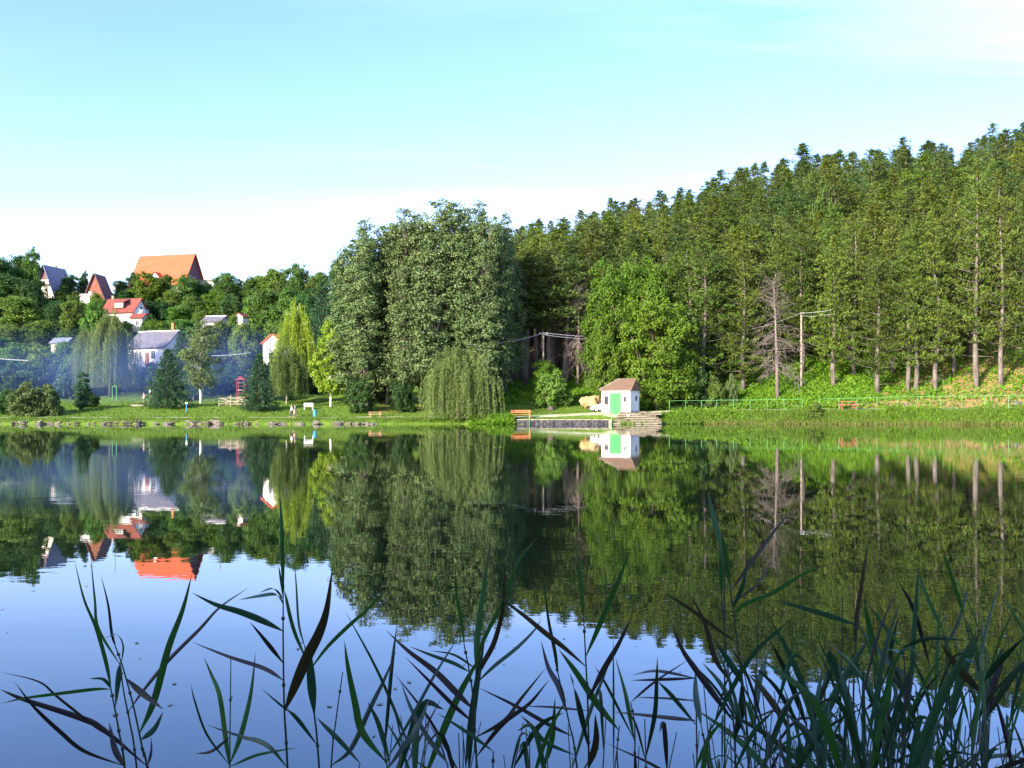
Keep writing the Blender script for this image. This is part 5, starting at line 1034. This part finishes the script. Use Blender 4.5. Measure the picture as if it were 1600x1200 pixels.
LV = [('A',[(460,875),(440,760),(400,620),(350,500),(310,335)],30,0),('A',[(440,780),(410,620),(395,500),(378,315)],16,0),('A',[(480,700),(465,640),(450,520),(420,395)],18,2),('A',[(503,765),(488,850),(480,950)],36,1),
 ('A',[(528,825),(570,870),(620,910),(680,955)],34,3),('A',[(587,1055),(640,920),(700,700),(760,540),(800,390)],40,0),('A',[(530,968),(600,870),(700,750),(830,620),(915,530),(1040,445)],26,2),
 ('A',[(620,1190),(430,1040),(330,990),(100,915),(0,872)],32,2),('A',[(500,1090),(400,1030),(240,905),(160,840),(0,800)],15,2),('A',[(450,875),(400,872),(250,890),(100,910),(0,932)],20,0),('A',[(465,1200),(350,1130),(250,1050),(140,945),(60,840)],24,2),
 ('A',[(598,1082),(640,1040),(680,965)],30,1),('A',[(460,870),(430,832),(370,828)],22,1),('A',[(625,1190),(628,1130),(630,1070)],20,2),('A',[(515,760),(512,690),(485,645),(435,660)],12,0),('A',[(495,1200),(478,1120),(455,1010)],34,2),
 ('A',[(975,1180),(1000,1060),(1040,900),(1065,720)],38,0),('A',[(945,1200),(940,1080),(915,900),(880,810),(850,740)],28,0),('A',[(910,1190),(860,1060),(810,920),(795,850)],15,4),
 ('B',[(380,515),(374,300),(369,150),(363,35)],26,0),('B',[(374,450),(360,360),(348,305)],18,0),('B',[(380,520),(350,480),(280,485),(195,500)],26,1),('B',[(378,445),(340,455),(280,470)],18,0),
 ('B',[(378,630),(300,590),(200,550),(100,520),(0,470)],36,1),('B',[(380,765),(320,690),(280,640),(240,590)],28,2),('B',[(410,835),(300,785),(150,735),(0,675)],24,2),('B',[(520,1105),(430,990),(380,950),(290,870)],28,1),
 ('B',[(385,965),(425,870),(480,740),(530,640),(562,540),(585,365)],58,3),('B',[(472,700),(445,600),(435,450),(428,348)],13,0),('B',[(468,755),(420,620),(385,470),(380,420)],26,0),('B',[(510,978),(500,880),(492,780),(488,690)],48,1),
 ('B',[(505,800),(560,700),(650,610),(740,530),(840,420)],22,0),('B',[(600,1200),(660,1120),(740,950),(800,830),(850,715)],32,4),('B',[(800,1130),(815,980),(830,780),(850,620)],20,4),('B',[(745,1185),(710,1050),(680,930),(650,780),(635,670)],40,0),
 ('B',[(700,1180),(620,1090),(560,1030),(520,990)],26,1),('B',[(392,1200),(330,1120),(270,1085),(215,1072),(60,1020)],28,1),('B',[(180,1195),(260,1150),(350,1130),(440,1115)],16,0),('B',[(182,1070),(80,1130),(10,1140)],18,2),
 ('C',[(375,625),(365,520),(340,380),(335,265)],20,0),('C',[(430,738),(435,600),(460,400),(500,125)],42,0),('C',[(418,790),(450,640),(540,450),(610,280),(650,200),(740,100)],26,0),('C',[(432,785),(470,700),(520,600),(560,430),(562,200)],32,3),
 ('C',[(415,925),(340,850),(240,750),(110,650),(10,555)],42,2),('C',[(415,990),(320,900),(220,800),(100,680)],26,2),('C',[(438,805),(520,720),(620,640),(700,560),(740,500)],24,1),('C',[(400,750),(330,710),(220,670),(120,630)],24,1),('C',[(420,712),(330,670),(220,650)],15,1),
 ('C',[(938,725),(850,640),(760,570),(650,480),(490,362)],32,3),('C',[(938,485),(925,350),(905,150)],30,0),('C',[(948,680),(1000,560),(1060,420),(1110,300),(1160,160)],38,0),('C',[(962,885),(1030,740),(1100,620),(1165,485)],36,2),
 ('C',[(1100,1022),(1000,900),(900,750),(820,645)],42,0),('C',[(825,765),(800,650),(770,500),(745,295)],22,4),('C',[(860,930),(820,820),(770,730),(735,600)],38,2),('C',[(960,1105),(920,950),(890,830),(870,755)],42,4),
 ('C',[(470,1060),(565,980),(640,880),(760,730)],30,3),('C',[(430,1150),(560,990),(680,900),(775,785)],30,2),('C',[(875,1050),(780,1000),(620,910),(440,822)],26,2),('C',[(828,1152),(760,1080),(700,1010),(640,952)],28,1),
 ('C',[(750,1200),(790,1050),(802,870)],36,0),('C',[(975,1200),(995,1080),(990,945)],48,3),('C',[(960,932),(800,915),(650,910)],15,2),('C',[(0,1170),(120,980),(240,760),(355,575)],22,4),('C',[(60,1200),(160,1000),(212,875)],36,4),
 ('C',[(0,1060),(25,850),(60,535)],22,4),('C',[(300,1180),(220,1080),(130,930),(80,800)],32,4),('C',[(320,1200),(260,1080),(200,975)],14,3),('C',[(512,1122),(400,1040),(250,942)],22,1),('C',[(100,1190),(180,1040),(270,868)],18,2),
 ('D',[(612,295),(580,180),(548,45)],34,0),('D',[(605,480),(605,350),(600,265)],24,0),('D',[(638,440),(622,300),(608,225)],28,0),('D',[(645,465),(720,360),(800,250),(885,135)],26,3),('D',[(640,572),(700,520),(820,470),(950,390),(1067,345)],24,0),
 ('D',[(680,512),(760,430),(812,335)],15,3),('D',[(658,535),(700,430),(722,300)],28,1),('D',[(640,838),(580,740),(540,600),(478,475)],32,3),('D',[(662,682),(560,600),(450,520),(372,472)],22,3),('D',[(662,1005),(580,900),(500,790),(440,700),(393,580)],36,2),
 ('D',[(522,1022),(502,900),(498,785)],38,1),('D',[(500,826),(340,832),(228,835)],17,2),('D',[(472,775),(340,795),(235,812)],17,2),('D',[(482,1002),(340,985),(150,965)],22,2),('D',[(500,920),(380,910),(240,905)],13,2),('D',[(290,1162),(330,980),(338,830),(340,735)],28,4),
 ('D',[(502,1022),(400,900),(340,838)],24,1),('D',[(228,926),(330,840),(470,748)],14,2),('D',[(252,1092),(210,900),(163,735)],32,0),('D',[(240,1085),(130,860),(78,775)],16,4),('D',[(690,842),(640,760),(578,668)],36,1),('D',[(730,1005),(760,850),(802,715)],38,1),
 ('D',[(680,1085),(690,950),(690,845)],42,4),('D',[(890,1032),(800,900),(718,808)],42,3),('D',[(1062,1002),(930,860),(758,738)],38,0),
 ('E',[(395,640),(420,500),(445,320),(472,125)],36,3),('E',[(512,695),(480,560),(448,405)],38,0),('E',[(692,812),(560,700),(438,548)],36,4),('E',[(388,528),(230,470),(28,412)],34,1),('E',[(622,632),(550,540),(468,428)],28,0),('E',[(822,562),(760,430),(688,248)],26,0),
 ('E',[(905,475),(870,330),(808,145)],24,0),('E',[(850,635),(900,500),(942,325)],28,4),('E',[(648,636),(750,595),(942,602)],28,4),('E',[(652,672),(600,650),(540,643)],26,1),('E',[(990,862),(900,740),(808,612)],46,3),('E',[(1000,802),(1090,700),(1200,588)],42,4),
 ('E',[(340,825),(300,700),(285,645)],46,1),('E',[(340,822),(380,760),(448,702)],42,1),('E',[(1010,800),(980,650),(930,500)],34,0),('E',[(520,1010),(600,860),(545,735)],30,4),('E',[(730,900),(620,810),(540,740)],36,4),('E',[(975,705),(930,690),(880,675)],26,1),('E',[(1200,560),(1150,470),(1100,400)],22,0)]
rr_ = random.Random(4)
def unp(px, py, Y): return Vector(((px-800)/F*Y, Y, CH+(HY-py)/F*Y))
reeds = []
def new_reed(pts_px, Y, label, group=None, r=.0033):
    root_px = pts_px[-1]; pr = pts_px[-2]; dx = (root_px[0]-pr[0])/max(1, (root_px[1]-pr[1]))
    top = [unp(px, py, Y) for px, py in pts_px]; last = top[-1]; zb = -.22
    base = Vector((last.x+max(-.25, min(.25, dx*(last.z-zb)*.6)), Y+.05, zb)); o = empty('reed', base); tag(o, label, 'reed', group)
    pts = smooth(top+[last.lerp(base, .5), base], 5); n = len(pts); m_ = MB(); m_.tube([p-base for p in pts], [r*(.45+.55*i/n) for i in range(n)], 6); m_.build('stem', RS, o, True)
    for i in range(2, n-1, 6): MB().tube([pts[i]-base-Vector((0, 0, .003)), pts[i]-base+Vector((0, 0, .003))], r*1.2, 6).build('node', RS, o)
    reeds.append((o, base, [pts_px, Y])); return reeds[-1]
for (k, pp, Y), lb in zip(STEMS, SLAB): new_reed([T(k, *q) for q in pp], Y, lb)
GL = 'low reed shoots along the bottom of the picture'
def near_reed(px, py):
    best = None
    for R_ in reeds:
        pl, Y = R_[2]
        for (x0, y0), (x1, y1) in zip(pl[:-1], pl[1:]):
            d = Vector((x1-x0, y1-y0)); t = max(0, min(1, ((px-x0)*d.x+(py-y0)*d.y)/max(1e-6, d.length_squared))); q = (x0+d.x*t, y0+d.y*t); dist = math.hypot(px-q[0], py-q[1])
            if best is None or dist < best[0]: best = (dist, R_, q)
    return best
side_names = ['lower left', 'left of the middle', 'middle', 'right of the middle', 'lower right']
for k, pts, w_, mi in LV:
    pp = [T(k, *q) for q in pts]; dist, R_, q = near_reed(*pp[0])
    if dist > 26:
        x0, y0 = pp[0]; Yn = rr_.uniform(2.0, 2.7); sn = side_names[min(4, int(x0/320))]
        R_ = new_reed([(x0, y0), (x0+rr_.uniform(-4, 8), y0+40), (x0+rr_.uniform(0, 18), max(1230, y0+110))], Yn, f'short reed shoot at the {sn} whose stem stands below the frame', f'short reed shoots at the {sn}'); q = (x0, y0)
    pp[0] = q if dist < 26 else pp[0]
    o, base, (_, Y) = R_; n = len(pp); bow = rr_.uniform(-.30, .22)
    P3 = [unp(px, py, Y+bow*(i/(n-1))**1.3)-base for i, (px, py) in enumerate(pp)]
    face = Vector((rr_.uniform(-.35, .35), -1, rr_.uniform(-.2, .6))).normalized()
    blade('leaf', P3, w_/CR[k][2]*Y/F*.76, RM[mi], o, face, rr_.uniform(.15, .45), rr_.uniform(.28, .42))
# the dense clump at the lower right and the sparser fringe
def shoot(x, Y, H, label, group, nl=7, lean=0):
    o = empty('reed', (x, Y, -.2)); tag(o, label, 'reed', group); ly = rr_.uniform(-.08, .08)
    ax = [Vector((lean*t*t, ly*t*t, (H+.2)*t)) for t in (0, .25, .5, .75, 1)]
    MB().tube(ax, [.0036, .0034, .003, .0024, .0012], 5).build('stem', RS, o, True)
    for i in range(nl):
        t = .38+.6*(i+.5)/nl+rr_.uniform(-.03, .03); b0 = ax[0].lerp(ax[-1], t); b0 = Vector((lean*t*t, ly*t*t, (H+.2)*t)); an = rr_.uniform(0, 6.28); L = rr_.uniform(.10, .36)
        up = rr_.uniform(-.25, 1.2) if t < .85 else rr_.uniform(1.2, 3); d = Vector((math.cos(an), math.sin(an)*.7, up)).normalized(); tip = b0+d*L+Vector((0, 0, -rr_.choice([0, 0, .05, .22])*L*2)); mid = b0+d*L*.5+Vector((0, 0, .02))
        blade('leaf', [b0, mid, tip], rr_.choice([.005, .007, .009, .012, .018]), RM[rr_.choice([0, 0, 1, 1, 2, 4, 4])], o, Vector((rr_.uniform(-.6, .6), -1, rr_.uniform(-.3, .8))).normalized(), rr_.uniform(.1, .45), rr_.uniform(.25, .45), 4)
for i in range(70):
    px = rr_.triangular(1080, 1660, 1400); Y = rr_.uniform(1.9, 3.1); top = rr_.uniform(1030, 1170)+(1400-px)*(.12 if px < 1400 else .05)
    zn = 'thin left fringe' if px < 1260 else ('thick middle' if px < 1450 else 'right part'); H = CH+(HY-top)/F*Y; shoot((px-800)/F*Y, Y, H, f'dark reed in the {zn} of the dense clump at the lower right', f'reeds in the {zn} of the dense clump at the lower right', 7, rr_.uniform(-.12, .12))
for i in range(30):
    px = rr_.uniform(1150, 1640); Y = rr_.uniform(1.8, 2.4); zn = 'thin left fringe' if px < 1260 else ('thick middle' if px < 1450 else 'right part'); H = CH+(HY-rr_.uniform(1120, 1195))/F*Y
    shoot((px-800)/F*Y, Y, H, f'dark reed in the {zn} of the dense clump at the lower right', f'reeds in the {zn} of the dense clump at the lower right', 7, rr_.uniform(-.15, .15))
for i in range(26):
    px = rr_.uniform(520, 1120); zn = 'left of the middle' if px < 720 else ('below the middle' if px < 920 else 'right of the middle'); Y = rr_.uniform(1.9, 2.8); H = CH+(HY-rr_.uniform(1090, 1180))/F*Y; shoot((px-800)/F*Y, Y, H, f'thin low reed at the bottom edge {zn}', f'thin low reeds at the bottom edge {zn}', 4, rr_.uniform(-.15, .15))
# the leafy trees on the near bank behind the viewer, whose shade falls on the reeds
for i, (x, y, H_, w_) in enumerate(((-9, -8, 11, 9), (-15, -11, 13, 10), (-3, -7, 10, 8), (4, -9, 11, 9), (-22, -16, 15, 11), (-12, -12, 13, 10), (-7, -12, 12, 9), (-5, -6.5, 8, 7), (-17, -8, 12, 9), (-10.5, -9.5, 12, 10), (-8.5, -9, 9, 8), (-13, -15, 15, 11), (-11, -6.5, 9, 9))):
    z = float(gz(x, y)); v = broad[i % 3]; put(v, 'broadleaf_tree', (x, y, z-.3), w_/v[3], (H_)/v[2], i, 'leafy tree on the near bank behind the viewer', 'tree', 'trees on the near bank behind the viewer', m='dark')

# flecks floating on the water
rg = np.random.default_rng(91); k = 900
yy_ = 5+70*rg.random(k)**1.3; xx_ = (rg.random(k)*1900-950)/F*yy_*1.1; ok = (np.sin(xx_*.21+yy_*.13)+np.cos(yy_*.27-xx_*.08)+rg.normal(size=k)*.5) > .2; xx_, yy_ = xx_[ok], yy_[ok]; k = len(xx_)
an = rg.random(k)*6.28; D = np.stack([np.cos(an), np.sin(an), np.zeros(k)], 1); Nn = np.tile([0, 0, 1.], (k, 1))
M['fleck'] = leafmat('floating_leaf_bits', (.16,.17,.08), (.30,.30,.20), .1, .6, .3, 0)
o = obj('floating_flecks', quad_mesh('floating_flecks', leaves(np.stack([xx_, yy_, np.full(k, .004)], 1), D, Nn, rg.uniform(.02, .07, k), rg.uniform(.012, .04, k)), M['fleck'], rg.random(k))); tag(o, 'tiny leaf flecks floating scattered on the lake', 'flecks', None, 'stuff')
